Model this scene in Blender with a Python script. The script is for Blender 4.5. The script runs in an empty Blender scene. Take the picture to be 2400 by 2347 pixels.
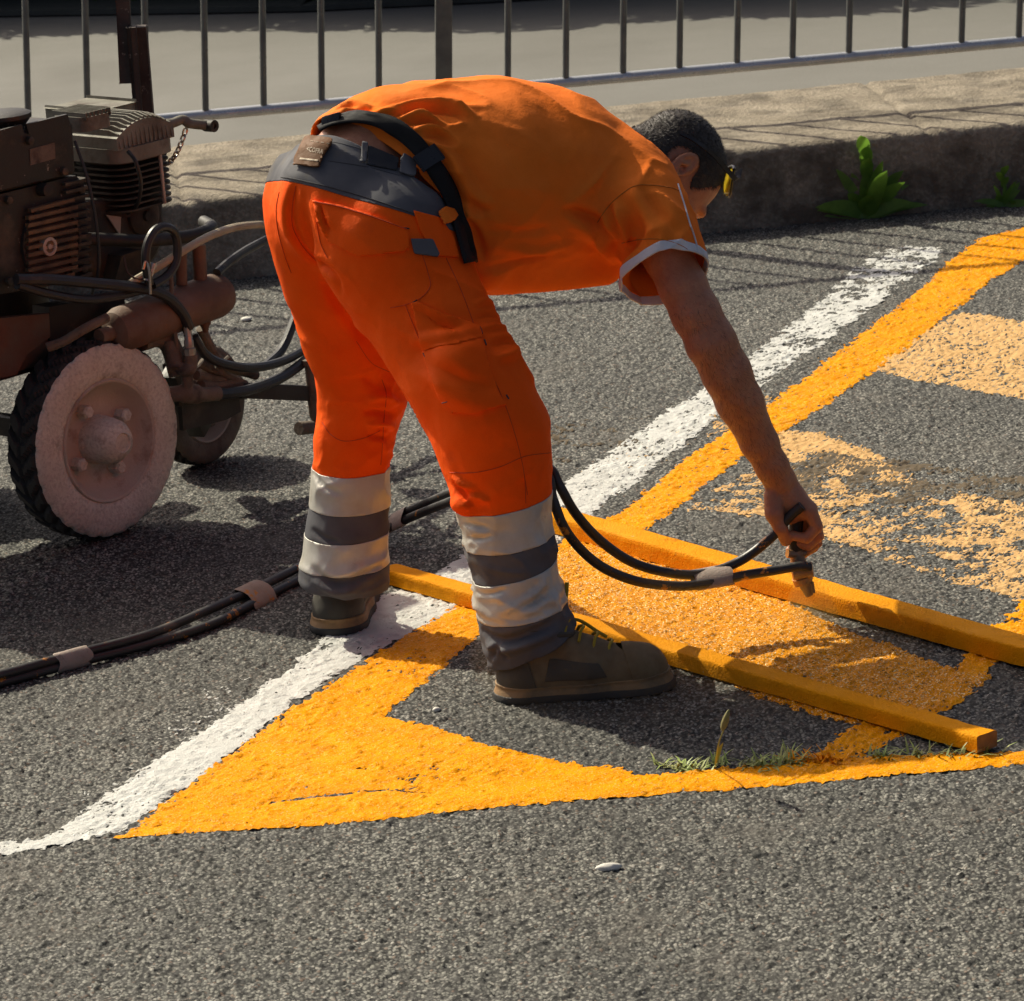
import bpy, bmesh, math, random
import numpy as np
from mathutils import Vector, Matrix
from mathutils.bvhtree import BVHTree

# ------------------------------------------------------------------ camera
F_PX, W_PX, H_PX = 10000.0, 2400.0, 2347.0
PITCH, ROLL = math.radians(15.0), math.radians(4.3)      # the street climbs to the right: the ground is the z=0 plane
CAM = np.array([0.0, -7.2, 2.28])
fw = np.array([0.0, math.cos(PITCH), -math.sin(PITCH)])
rt0 = np.array([1.0, 0.0, 0.0]); up0 = np.cross(rt0, fw)
rt = rt0*math.cos(ROLL) - up0*math.sin(ROLL)
up = rt0*math.sin(ROLL) + up0*math.cos(ROLL)
scene = bpy.context.scene
col = scene.collection
cd = bpy.data.cameras.new('camera'); cam = bpy.data.objects.new('camera', cd); col.objects.link(cam)
cd.sensor_fit = 'HORIZONTAL'; cd.sensor_width = 36.0; cd.lens = 36.0*F_PX/W_PX
cd.clip_start = 0.1; cd.clip_end = 2000.0
cam.matrix_world = Matrix(((rt[0], up[0], -fw[0], CAM[0]), (rt[1], up[1], -fw[1], CAM[1]), (rt[2], up[2], -fw[2], CAM[2]), (0, 0, 0, 1)))
cd.dof.use_dof = True; cd.dof.focus_distance = 7.75; cd.dof.aperture_fstop = 20.0
scene.camera = cam
scene.cycles.use_denoising = True; scene.cycles.denoiser = 'OPENIMAGEDENOISE'; scene.cycles.denoising_input_passes = 'RGB_ALBEDO_NORMAL'; scene.cycles.denoising_prefilter = 'ACCURATE'
scene.cycles.caustics_reflective = False; scene.cycles.sample_clamp_indirect = 4.0; scene.cycles.use_adaptive_sampling = False

# ------------------------------------------------------------------ light
SUN_EL = math.radians(42.0); SUN_AZ = np.array([-0.67, 0.74]); SUN_AZ /= np.linalg.norm(SUN_AZ)
world = bpy.data.worlds.new('World'); scene.world = world; world.use_nodes = True
wn = world.node_tree.nodes; wl = world.node_tree.links
sky = wn.new('ShaderNodeTexSky'); sky.sky_type = 'NISHITA'; sky.sun_disc = False
sky.sun_elevation = SUN_EL; sky.sun_rotation = math.atan2(SUN_AZ[0], SUN_AZ[1]); sky.air_density = 0.5; sky.dust_density = 6.0; sky.ozone_density = 0.0
bg = wn['Background']; bg.inputs['Strength'].default_value = 0.095
wl.new(sky.outputs[0], bg.inputs['Color'])
sd = bpy.data.lights.new('sun', 'SUN'); sd.energy = 4.6; sd.angle = math.radians(0.53); sd.color = (1.0, 0.93, 0.73)
sun = bpy.data.objects.new('sun', sd); col.objects.link(sun)
sdir = Vector((SUN_AZ[0]*math.cos(SUN_EL), SUN_AZ[1]*math.cos(SUN_EL), math.sin(SUN_EL)))
sun.rotation_euler = sdir.to_track_quat('Z', 'Y').to_euler(); sun.location = (-6, 8, 9)
vs = scene.view_settings
vs.view_transform = 'Standard'; vs.look = 'None'; vs.exposure = 0.25; vs.gamma = 1.0; vs.use_curve_mapping = False

# ------------------------------------------------------------------ survey helpers: bearing -> real point
def ray(px, py): return fw + rt*((px-W_PX/2)/F_PX) - up*((py-H_PX/2)/F_PX)
def G(px, py, z=0.0):
    d = ray(px, py); return CAM + d*((z-CAM[2])/d[2])
def P(px, py, y):
    d = ray(px, py); return CAM + d*((y-CAM[1])/d[1])
def mpp(p): return float((np.asarray(p)-CAM) @ fw)/F_PX        # metres per photo pixel at a point
def nrm(v):
    v = np.asarray(v, float); return v/max(np.linalg.norm(v), 1e-12)

# ------------------------------------------------------------------ noise
def _hash(i, j, k, seed=0):
    with np.errstate(over='ignore'):
        h = (i.astype(np.int64)*374761393 + j.astype(np.int64)*668265263 + k.astype(np.int64)*2147483647 + seed*1274126177) & 0xffffffff
        h = ((h ^ (h >> 13))*1274126177) & 0xffffffff
        h = ((h ^ (h >> 16))*2246822519) & 0xffffffff
        h = h ^ (h >> 15)
    return (h & 0xffffff).astype(np.float32)/float(0xffffff)
def vnoise(v, scale=1.0, seed=0):
    v = np.asarray(v, np.float32)*scale
    if v.shape[1] == 2: v = np.concatenate([v, np.zeros((len(v), 1), np.float32)], 1)
    i = np.floor(v).astype(np.int64); f = v-i; f = f*f*(3-2*f)
    r = 0
    for a in (0, 1):
        wx = f[:, 0] if a else 1-f[:, 0]
        for b in (0, 1):
            wy = f[:, 1] if b else 1-f[:, 1]
            for c in (0, 1):
                wz = f[:, 2] if c else 1-f[:, 2]
                r = r + wx*wy*wz*_hash(i[:, 0]+a, i[:, 1]+b, i[:, 2]+c, seed)
    return r*2-1
def fbm(v, scale=1.0, seed=0, oct=3):
    r = 0; a = 1; t = 0
    for o in range(oct):
        r = r + a*vnoise(v, scale*2**o, seed+o*17); t += a; a *= .5
    return r/t
def worley(x, y, cell, seed=0):
    gx = np.asarray(x, np.float32)/cell; gy = np.asarray(y, np.float32)/cell
    ix = np.floor(gx).astype(np.int64); iy = np.floor(gy).astype(np.int64)
    d1 = np.full(gx.shape, 9., np.float32); hid = np.zeros(gx.shape, np.float32)
    z = np.zeros_like(ix)
    for a in (-1, 0, 1):
        for b in (-1, 0, 1):
            cx = ix+a; cy = iy+b
            px = cx+_hash(cx, cy, z, seed); py = cy+_hash(cx, cy, z+1, seed)
            d = np.hypot(px-gx, py-gy).astype(np.float32)
            m = d < d1
            d1 = np.where(m, d, d1); hid = np.where(m, _hash(cx, cy, z+2, seed), hid)
    return d1, hid
CELL = .0070
def ground_h(x, y, parts=False):
    """aggregate relief of the asphalt, metres"""
    d, h = worley(x, y, CELL, 3)
    st = np.clip(1-d*1.15, 0, 1)**.6*(0.25+0.75*h)
    d2, h2 = worley(x, y, 0.018, 9)
    st2 = np.clip(1-d2*1.3, 0, 1)**.6*(h2 > .6)
    p = np.stack([np.ravel(x), np.ravel(y)], 1)
    big = fbm(p, 2.2, 5, 3).reshape(np.shape(x))
    if parts: return 0.004*big-0.004, 0.0070*st + 0.0030*st2
    return 0.0070*st + 0.0030*st2 + 0.004*big - 0.004

# ------------------------------------------------------------------ mesh plumbing
def mkmesh(name, V, Fc):
    """V (n,3); Fc list/array of faces (one array of tris/quads, or list of lists)"""
    me = bpy.data.meshes.new(name)
    V = np.asarray(V, np.float32)
    if isinstance(Fc, np.ndarray):
        k = Fc.shape[1]; n = len(Fc)
        me.vertices.add(len(V)); me.vertices.foreach_set('co', V.ravel())
        me.loops.add(n*k); me.loops.foreach_set('vertex_index', Fc.astype(np.int32).ravel())
        me.polygons.add(n); me.polygons.foreach_set('loop_start', np.arange(0, n*k, k, dtype=np.int32))
        try: me.polygons.foreach_set('loop_total', np.full(n, k, np.int32))
        except Exception: pass
        me.update(calc_edges=True); me.validate()
    else:
        me.from_pydata([tuple(map(float, v)) for v in V], [], [tuple(f) for f in Fc]); me.update()
    return me
def tag(o, label=None, cat=None, group=None, kind=None):
    if label: o['label'] = label
    if cat: o['category'] = cat
    if group: o['group'] = group
    if kind: o['kind'] = kind
    return o
def obj(name, V, Fc, mat, parent=None, smooth=False, angle=None):
    me = Fc if isinstance(Fc, bpy.types.Mesh) else mkmesh(name, V, Fc)
    if mat is not None and not me.materials: me.materials.append(mat)
    if smooth or angle:
        me.polygons.foreach_set('use_smooth', np.ones(len(me.polygons), bool))
        if angle: me.set_sharp_from_angle(angle=math.radians(angle))
    o = bpy.data.objects.new(name, me); col.objects.link(o)
    if parent is not None:
        o.parent = parent
        o.matrix_parent_inverse = parent.matrix_world.inverted() if parent.type != 'EMPTY' else Matrix.Translation(-Vector(parent.location))
    return o
def empty(name, loc, label, cat, group=None):
    o = bpy.data.objects.new(name, None); o.empty_display_size = .1; col.objects.link(o); o.location = tuple(map(float, loc))
    return tag(o, label, cat, group)

class MB:
    def __init__(s): s.V = []; s.F = []
    def add(s, V, Fc):
        o = len(s.V); s.V += [tuple(map(float, v)) for v in V]; s.F += [[i+o for i in f] for f in Fc]; return s
    def box(s, c, ax, hs, ch=0.0):
        """box centre, 3 axes, half sizes, chamfer"""
        bm = bmesh.new(); bmesh.ops.create_cube(bm, size=2)
        A = [nrm(a) for a in ax]; c = np.asarray(c, float)
        for v in bm.verts:
            q = c + A[0]*v.co.x*hs[0] + A[1]*v.co.y*hs[1] + A[2]*v.co.z*hs[2]; v.co = q
        if ch > 0: bmesh.ops.bevel(bm, geom=list(bm.edges), offset=ch, segments=2, profile=.6, affect='EDGES', clamp_overlap=True)
        bmesh.ops.recalc_face_normals(bm, faces=list(bm.faces))
        bm.verts.index_update(); s.add([v.co for v in bm.verts], [[v.index for v in f.verts] for f in bm.faces]); bm.free(); return s
    def prism(s, poly, off):
        """closed polygon (3d pts) extruded by vector off"""
        n = len(poly); poly = [np.asarray(p, float) for p in poly]; off = np.asarray(off, float)
        V = poly + [p+off for p in poly]
        Fc = [list(range(n))[::-1], list(range(n, 2*n))] + [[i, (i+1) % n, n+(i+1) % n, n+i] for i in range(n)]
        return s.add(V, Fc)
    def tube(s, pts, r, n=10, cap=True, flat=None):
        pts = [np.asarray(p, float) for p in pts]; m = len(pts)
        rr = list(r) if hasattr(r, '__len__') else [r]*m
        T = [nrm(pts[min(i+1, m-1)]-pts[max(i-1, 0)]) for i in range(m)]
        u = np.cross(T[0], [0, 0, 1.0]);
        if np.linalg.norm(u) < .1: u = np.cross(T[0], [1.0, 0, 0])
        u = nrm(u); V = []; Fc = []
        for i in range(m):
            u = nrm(u-T[i]*(u@T[i])); w = np.cross(T[i], u)
            for k in range(n):
                a = 2*math.pi*k/n; V.append(pts[i]+(u*math.cos(a)+w*math.sin(a))*rr[i])
        for i in range(m-1):
            for k in range(n):
                a = i*n+k; b = i*n+(k+1) % n; Fc.append([a, b, b+n, a+n])
        if cap: Fc.append(list(range(n))[::-1]); Fc.append([(m-1)*n+k for k in range(n)])
        return s.add(V, Fc)
    def cyl(s, p, q, r, r2=None, n=20): return s.tube([p, q], [r, r if r2 is None else r2], n)
    def lathe(s, o, axis, prof, n=40, closed=False, ref=None):
        """prof: list of (h along axis, radius)"""
        o = np.asarray(o, float); t = nrm(axis)
        u = np.cross(t, [0, 0, 1.0] if abs(t[2]) < .9 else [1.0, 0, 0]); u = nrm(u); w = np.cross(t, u)
        V = []; Fc = []; m = len(prof)
        for h, r in prof:
            for k in range(n):
                a = 2*math.pi*k/n; V.append(o+t*h+(u*math.cos(a)+w*math.sin(a))*max(r, 1e-4))
        for i in range(m-1):
            for k in range(n):
                a = i*n+k; b = i*n+(k+1) % n; Fc.append([a, b, b+n, a+n])
        if not closed: Fc.append(list(range(n))[::-1]); Fc.append([(m-1)*n+k for k in range(n)])
        return s.add(V, Fc)
    def build(s, name, mat, parent=None, angle=35):
        bm_me = mkmesh(name, np.array(s.V, np.float32), s.F)
        bm = bmesh.new(); bm.from_mesh(bm_me); bmesh.ops.recalc_face_normals(bm, faces=list(bm.faces)); bm.to_mesh(bm_me); bm.free()
        return obj(name, None, bm_me, mat, parent, angle=angle)
def spline(pts, n=8):
    """Catmull-Rom through points"""
    p = [np.asarray(q, float) for q in pts]; p = [2*p[0]-p[1]] + p + [2*p[-1]-p[-2]]; out = []
    for i in range(1, len(p)-2):
        for k in range(n):
            t = k/n
            out.append(.5*((2*p[i]) + (-p[i-1]+p[i+1])*t + (2*p[i-1]-5*p[i]+4*p[i+1]-p[i+2])*t*t + (-p[i-1]+3*p[i]-3*p[i+1]+p[i+2])*t**3))
    out.append(p[-2]); return out

def tri(Q): return np.concatenate([Q[:, [0, 1, 2]], Q[:, [0, 2, 3]]], 0)
def clip(V, T, f):
    """part of a triangle mesh where the per-vertex scalar f >= 0"""
    V = np.asarray(V, np.float64); f = np.where(np.abs(f) < 1e-9, 1e-9, f); s = f > 0
    c = s[T].sum(1); keep = [T[c == 3]]; newV = []; base = len(V); edge = {}
    def cut(a, b):
        k = (a, b) if a < b else (b, a)
        if k not in edge:
            t = f[k[0]]/(f[k[0]]-f[k[1]]); newV.append(V[k[0]]*(1-t)+V[k[1]]*t); edge[k] = base+len(newV)-1
        return edge[k]
    out = []
    for t in T[(c == 1) | (c == 2)]:
        t = list(map(int, t)); n = sum(bool(s[i]) for i in t)
        if n == 1:
            while not s[t[0]]: t = t[1:]+t[:1]
            out.append((t[0], cut(t[0], t[1]), cut(t[0], t[2])))
        else:
            while s[t[0]]: t = t[1:]+t[:1]
            b, c2 = cut(t[0], t[1]), cut(t[0], t[2])
            out.append((b, t[1], t[2])); out.append((b, t[2], c2))
    if out: keep.append(np.array(out, T.dtype))
    T2 = np.concatenate(keep, 0); VV = np.concatenate([V, np.array(newV).reshape(-1, 3)], 0)
    u, inv = np.unique(T2.ravel(), return_inverse=True)
    return VV[u], inv.reshape(-1, 3)
def vnormals(V, T):
    n = np.zeros_like(V); fn = np.cross(V[T[:, 1]]-V[T[:, 0]], V[T[:, 2]]-V[T[:, 0]])
    for k in range(T.shape[1]): np.add.at(n, T[:, k], fn)
    return n/np.maximum(np.linalg.norm(n, axis=1, keepdims=True), 1e-12)
def grid_mesh(xs, ys):
    X, Y = np.meshgrid(xs, ys); nx, ny = len(xs), len(ys)
    i = np.arange(nx*ny).reshape(ny, nx)
    Q = np.stack([i[:-1, :-1].ravel(), i[:-1, 1:].ravel(), i[1:, 1:].ravel(), i[1:, :-1].ravel()], 1)
    return X.ravel(), Y.ravel(), Q
def poly_sd(x, y, poly):
    """signed distance (positive inside) to a 2D polygon"""
    d = np.full(x.shape, 1e9); ins = np.zeros(x.shape, bool); n = len(poly)
    for i in range(n):
        ax, ay = poly[i]; bx, by = poly[(i+1) % n]; ex, ey = bx-ax, by-ay
        t = np.clip(((x-ax)*ex+(y-ay)*ey)/(ex*ex+ey*ey+1e-12), 0, 1)
        d = np.minimum(d, np.hypot(x-ax-t*ex, y-ay-t*ey))
        c = ((ay > y) != (by > y)) & (x < (bx-ax)*(y-ay)/(by-ay+1e-15)+ax); ins ^= c
    return np.where(ins, d, -d)

# ------------------------------------------------------------------ implicit surfaces
def smin(a, b, k):
    h = np.clip(.5+.5*(b-a)/k, 0, 1); return b*(1-h)+a*h-k*h*(1-h)
class Field:
    def __init__(s, lo, hi, res):
        s.lo = np.asarray(lo, float); s.res = res
        s.n = np.ceil((np.asarray(hi)-s.lo)/res).astype(int)+1
        s.a = np.full(tuple(s.n), .08, np.float32)
    def _sub(s, lo, hi):
        i0 = np.clip(np.floor((lo-s.lo)/s.res).astype(int), 0, s.n-1); i1 = np.clip(np.ceil((hi-s.lo)/s.res).astype(int)+1, 1, s.n)
        sl = tuple(slice(a, b) for a, b in zip(i0, i1))
        ax = [(s.lo[d]+s.res*np.arange(i0[d], i1[d])).astype(np.float32) for d in range(3)]
        return sl, np.stack(np.meshgrid(*ax, indexing='ij'), -1)
    def _put(s, sl, d, k, op):
        if op == 'add': s.a[sl] = smin(s.a[sl], d.astype(np.float32), k)
        else: s.a[sl] = -smin(-s.a[sl], d.astype(np.float32), k)
    def cone(s, p, q, r1, r2, k=.02, op='add', flat=None):
        p = np.asarray(p, float); q = np.asarray(q, float); R = max(r1, r2)*(1 if flat is None else max(1, flat[1]))+k+2.5*s.res+.012
        sl, X = s._sub(np.minimum(p, q)-R, np.maximum(p, q)+R)
        if 0 in X.shape: return s
        if flat is not None:
            a = nrm(flat[0]).astype(np.float32); m = flat[1]
            X = X-p.astype(np.float32); X = X+(X@a)[..., None]*a*(1/m-1)
            qq = q-p; qq = qq+(qq@a)*a*(1/m-1); pp = np.zeros(3)
        else: pp, qq = p, q
        e = (qq-pp).astype(np.float32); X = X-pp.astype(np.float32); L = float(e@e)+1e-12
        t = np.clip((X@e)/L, 0, 1)
        d = np.sqrt(((X-t[..., None]*e)**2).sum(-1))-(r1+(r2-r1)*t)
        s._put(sl, d, k, op); return s
    def ell(s, c, A, rad, k=.015, op='add'):
        c = np.asarray(c, float); A = np.array([nrm(a) for a in A]); R = max(rad)+k+2.5*s.res+.012
        sl, X = s._sub(c-R, c+R)
        if 0 in X.shape: return s
        L = (X-c.astype(np.float32))@A.T.astype(np.float32); q = L/np.asarray(rad, np.float32)
        m = np.sqrt((q**2).sum(-1)); g = np.sqrt(((q/np.asarray(rad, np.float32))**2).sum(-1))+1e-9
        s._put(sl, m*(m-1)/g, k, op); return s
    def box(s, c, A, hs, rnd=.005, k=.005, op='add'):
        c = np.asarray(c, float); A = np.array([nrm(a) for a in A]); R = np.linalg.norm(hs)+k+2.5*s.res+.012
        sl, X = s._sub(c-R, c+R)
        if 0 in X.shape: return s
        q = np.abs((X-c.astype(np.float32))@A.T.astype(np.float32))-(np.asarray(hs, np.float32)-rnd)
        d = np.sqrt((np.maximum(q, 0)**2).sum(-1))+np.minimum(q.max(-1), 0)-rnd
        s._put(sl, d, k, op); return s
    def chain(s, L, k=.02, flat=None):
        for (p, r), (q, r2) in zip(L[:-1], L[1:]): s.cone(p, q, r, r2, k, flat=flat)
        return s
    def mesh(s):
        A = s.a; S = A < 0; n = A.shape
        c = [S[i:n[0]-1+i, j:n[1]-1+j, k:n[2]-1+k] for i in (0, 1) for j in (0, 1) for k in (0, 1)]
        anyc = c[0].copy(); allc = c[0].copy()
        for x in c[1:]: anyc |= x; allc &= x
        I = np.argwhere(anyc & ~allc); idx = np.full([m-1 for m in n], -1, np.int32); idx[tuple(I.T)] = np.arange(len(I))
        acc = np.zeros((len(I), 3)); cnt = np.zeros(len(I))
        offs = [(i, j, k) for i in (0, 1) for j in (0, 1) for k in (0, 1)]
        for o in offs:
            for d in range(3):
                if o[d]: continue
                o2 = list(o); o2[d] = 1
                a = A[I[:, 0]+o[0], I[:, 1]+o[1], I[:, 2]+o[2]]; b = A[I[:, 0]+o2[0], I[:, 1]+o2[1], I[:, 2]+o2[2]]
                m = (a < 0) != (b < 0); t = np.where(m, a/(a-b+1e-20), 0)
                p = np.tile(np.array(o, float), (len(I), 1)); p[:, d] = t
                acc[m] += p[m]; cnt[m] += 1
        V = s.lo+(I+acc/np.maximum(cnt, 1)[:, None])*s.res
        Q = []
        for d in range(3):
            e0 = [slice(None)]*3; e1 = [slice(None)]*3; e0[d] = slice(0, -1); e1[d] = slice(1, None)
            X = S[tuple(e0)] != S[tuple(e1)]; J = np.argwhere(X)
            b, c2 = (d+1) % 3, (d+2) % 3
            ok = (J[:, b] > 0) & (J[:, c2] > 0) & (J[:, b] < n[b]-1) & (J[:, c2] < n[c2]-1); J = J[ok]
            def at(db, dc):
                K = J.copy(); K[:, b] += db; K[:, c2] += dc; return idx[tuple(K.T)]
            q = np.stack([at(-1, -1), at(0, -1), at(0, 0), at(-1, 0)], 1)
            fl = ~S[tuple(J.T)]; q[fl] = q[fl][:, ::-1]; Q.append(q)
        return V, np.concatenate(Q, 0)
def relax(V, Q, it=1, w=.5):
    n = len(V); E = np.concatenate([Q[:, [i, (i+1) % Q.shape[1]]] for i in range(Q.shape[1])], 0)
    for _ in range(it):
        s = np.zeros_like(V); c = np.zeros(n); np.add.at(s, E[:, 0], V[E[:, 1]]); np.add.at(c, E[:, 0], 1); np.add.at(s, E[:, 1], V[E[:, 0]]); np.add.at(c, E[:, 1], 1)
        V = V*(1-w)+w*s/np.maximum(c, 1)[:, None]
    return V

# ------------------------------------------------------------------ materials
def _nt(name):
    m = bpy.data.materials.new(name); m.use_nodes = True; t = m.node_tree
    return m, t.nodes, t.links, t.nodes['Principled BSDF']
def _mix(N, L, fac, a, b, blend='MIX'):
    x = N.new('ShaderNodeMix'); x.data_type = 'RGBA'; x.blend_type = blend
    for sock, v in ((x.inputs[0], fac), (x.inputs[6], a), (x.inputs[7], b)):
        if isinstance(v, bpy.types.NodeSocket): L.new(v, sock)
        elif isinstance(v, (int, float)): sock.default_value = v
        else: sock.default_value = (*v, 1)
    return x.outputs[2]
def _noise(N, L, co, scale, detail=4, rough=.55, dist=0):
    x = N.new('ShaderNodeTexNoise'); x.inputs['Scale'].default_value = scale; x.inputs['Detail'].default_value = detail
    x.inputs['Roughness'].default_value = rough; x.inputs['Distortion'].default_value = dist
    if co is not None: L.new(co, x.inputs['Vector'])
    return x.outputs['Fac']
def _ramp(N, L, v, lo, hi, a=0.0, b=1.0):
    x = N.new('ShaderNodeMapRange'); x.inputs['From Min'].default_value = lo; x.inputs['From Max'].default_value = hi
    x.inputs['To Min'].default_value = a; x.inputs['To Max'].default_value = b; L.new(v, x.inputs['Value']); return x.outputs[0]
def _co(N, world=False):
    if world:
        g = N.new('ShaderNodeNewGeometry'); return g.outputs['Position']
    x = N.new('ShaderNodeTexCoord'); return x.outputs['Object']
def _bump(N, L, B, hs, strength=.5, dist=.002):
    prev = None
    for h, st, di in hs:
        b = N.new('ShaderNodeBump'); b.inputs['Strength'].default_value = st; b.inputs['Distance'].default_value = di
        L.new(h, b.inputs['Height'])
        if prev is not None: L.new(prev, b.inputs['Normal'])
        prev = b.outputs['Normal']
    L.new(prev, B.inputs['Normal'])
def mat(name, c1, c2=None, scale=8, rough=.6, metal=0, fine=None, bump=.3, bdist=.002, bscale=60, dirt=None, dscale=5, dlo=.5, dhi=.65, spec=.5, chips=None, coat=0, sheen=0, rvar=.15, world=True, wrinkle=0):
    """two-tone procedural surface with optional dirt and paint chips"""
    m, N, L, B = _nt(name); co = _co(N, world)
    n1 = _noise(N, L, co, scale, 5, .6)
    base = _mix(N, L, _ramp(N, L, n1, .35, .68), c1, c2 if c2 else tuple(x*.75 for x in c1))
    nf = _noise(N, L, co, bscale, 4, .6)
    if fine: base = _mix(N, L, _ramp(N, L, nf, .45, .7, 0, fine[0]), base, fine[1])
    if dirt:
        nd = _noise(N, L, co, dscale, 7, .65); base = _mix(N, L, _ramp(N, L, nd, dlo, dhi), base, dirt)
    if chips:
        nc = _noise(N, L, co, chips[0], 6, .7); base = _mix(N, L, _ramp(N, L, nc, chips[1], chips[1]+.03), base, chips[2])
    L.new(base, B.inputs['Base Color']); B.inputs['Metallic'].default_value = metal
    L.new(_ramp(N, L, n1, .3, .7, max(rough-rvar, .04), min(rough+rvar, 1)), B.inputs['Roughness'])
    B.inputs['Specular IOR Level'].default_value = spec; B.inputs['Coat Weight'].default_value = coat
    B.inputs['Sheen Weight'].default_value = sheen
    if bump: _bump(N, L, B, [(nf, bump, bdist)] + ([(_noise(N, L, co, 30, 6, .62), wrinkle, .02)] if wrinkle else []))
    return m
def leaf_mat(name, c1, c2, scale=20, trans=.45):
    m, N, L, B = _nt(name); co = _co(N, True); n = _noise(N, L, co, scale, 4, .6); c = _mix(N, L, _ramp(N, L, n, .35, .65), c1, c2)
    L.new(c, B.inputs['Base Color']); B.inputs['Roughness'].default_value = .42
    t = N.new('ShaderNodeBsdfTranslucent'); t2 = _mix(N, L, .5, c, (c1[0]*1.6, c1[1]*1.5, c1[2])); L.new(t2, t.inputs['Color'])
    x = N.new('ShaderNodeMixShader'); x.inputs[0].default_value = trans; L.new(B.outputs[0], x.inputs[1]); L.new(t.outputs[0], x.inputs[2])
    L.new(x.outputs[0], N['Material Output'].inputs['Surface']); return m
# ================================================================== ground, kerb, road, markings
def asphalt_mat(name, dark, light, wscale, stain=None):
    m, N, L, B = _nt(name); co = _co(N, True)
    v = N.new('ShaderNodeTexVoronoi'); v.inputs['Scale'].default_value = wscale; v.inputs['Randomness'].default_value = 1
    L.new(co, v.inputs['Vector'])
    sep = N.new('ShaderNodeSeparateColor'); L.new(v.outputs['Color'], sep.inputs[0])
    stone = _mix(N, L, _ramp(N, L, sep.outputs[0], .12, 1.0), tuple(x*1.8 for x in dark), light)
    stone = _mix(N, L, _ramp(N, L, sep.outputs[1], .93, .95, 0, .8), stone, (.40, .38, .34))
    stone = _mix(N, L, _ramp(N, L, sep.outputs[2], .94, .96, 0, .6), stone, (.16, .085, .05))
    v2 = N.new('ShaderNodeTexVoronoi'); v2.inputs['Scale'].default_value = 62; L.new(co, v2.inputs['Vector']); s2 = N.new('ShaderNodeSeparateColor'); L.new(v2.outputs['Color'], s2.inputs[0])
    big = N.new('ShaderNodeMath'); big.operation = 'MULTIPLY'; L.new(_ramp(N, L, s2.outputs[0], .93, .94), big.inputs[0]); L.new(_ramp(N, L, v2.outputs['Distance'], .42, .34), big.inputs[1])
    stone = _mix(N, L, big.outputs[0], stone, (.37, .35, .305))
    gap = _ramp(N, L, v.outputs['Distance'], .38, .62)
    c = _mix(N, L, gap, stone, tuple(x*.30 for x in dark))
    nb = _noise(N, L, co, 1.3, 5, .6); c = _mix(N, L, _ramp(N, L, nb, .35, .7, 0, .45), c, tuple(x*.55 for x in dark))
    nf = _noise(N, L, co, 700, 3, .6); c = _mix(N, L, _ramp(N, L, nf, .45, .75, 0, .35), c, tuple(x*.4 for x in light))
    if stain:
        nd = _noise(N, L, co, 3.2, 5, .6)
        c = _mix(N, L, _ramp(N, L, nd, .53, .72, 0, .55), c, stain)
    L.new(c, B.inputs['Base Color']); B.inputs['Roughness'].default_value = .78; B.inputs['Specular IOR Level'].default_value = .45
    inv = N.new('ShaderNodeMath'); inv.operation = 'SUBTRACT'; inv.inputs[0].default_value = 1; L.new(v.outputs['Distance'], inv.inputs[1])
    _bump(N, L, B, [(inv.outputs[0], .35, .004), (nf, .45, .0015)])
    return m
M_ASPH = asphalt_mat('asphalt', (.024, .0233, .0215), (.285, .278, .243), 165, (.085, .075, .062))
M_ROAD = mat('road_surface', (.158, .153, .138), (.14, .135, .121), 1.1, .8, bscale=130, bump=.4, fine=(.5, (.105, .10, .09)), bdist=.004)

def structure(o): o['kind'] = 'structure'; return o
# far ground sheet to the horizon
g = MB().add([(-600, -300, -.011), (600, -300, -.011), (600, 900, -.011), (-600, 900, -.011)], [[0, 1, 2, 3]]).build('ground', M_ASPH); structure(g)
# parking lot asphalt with real aggregate relief
ys = [-2.2]; 
while ys[-1] < 4.25: ys.append(ys[-1] + (.0046 if ys[-1] < .6 else .0046+.0026*(ys[-1]-.6)))
xs = np.arange(-1.75, 1.95, .0044)
X, Y, Q = grid_mesh(xs, np.array(ys)); Z = ground_h(X, Y)
structure(obj('parking_lot', np.stack([X, Y, Z], 1), Q, M_ASPH, smooth=False))
def lot_z(x, y): return float(ground_h(np.array([x]), np.array([y]))[0])

# road beyond the kerb
road = MB(); a0 = np.array([-40, 3.0, -.006])
road.add([(-60, -1.2, -.007), (-4.6, 4.1, -.007), (6, 5.0, -.007), (60, 10.0, -.007), (60, 60, -.007), (-60, 60, -.007)], [[0, 1, 2, 3, 4, 5]])
structure(road.build('road', M_ROAD))

# kerb: rough cast concrete strip the barrier stands on
KA = math.atan2(3.994-3.753, 1.433+.829); kd = np.array([math.cos(KA), math.sin(KA)]); kn = np.array([-kd[1], kd[0]])
K0 = np.array([-.829, 3.753]); KZ = .21
def kerb_pt(s, t): return K0 + kd*s + kn*t
M_KERB = mat('kerb_concrete', (.275, .23, .168), (.17, .14, .10), 11, .92, bscale=95, bump=1.0, bdist=.010, dirt=(.105, .085, .06), dscale=8, dlo=.46, dhi=.64, fine=(.7, (.42, .36, .27)))
prof = [(-.012, -.03), (-.012, .02), (-.008, .06), (-.004, .10), (0, .14), (.004, .165), (.008, .190), (.016, .204), (.030, KZ)]
prof += [(t, KZ) for t in np.linspace(.06, .86, 62)] + [(.88, KZ-.006), (.892, KZ-.02), (.90, .15), (.90, .05), (.90, -.03)]
prof = np.array(prof); ss = np.arange(-4.5, 6.5, .014)
S_, T_ = np.meshgrid(ss, prof[:, 0]); _, Zp = np.meshgrid(ss, prof[:, 1])
pp = np.stack([S_.ravel(), T_.ravel(), Zp.ravel()], 1)
edge = np.exp(-((pp[:, 1]-.02)/.05)**2)
wob = fbm(pp, 6, 31, 3)*.008 + fbm(pp, 45, 33, 3)*.004 + fbm(pp, 120, 35, 2)*.003 - np.clip(fbm(pp, 16, 37, 2)-.25, 0, 1)*.05*edge
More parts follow.
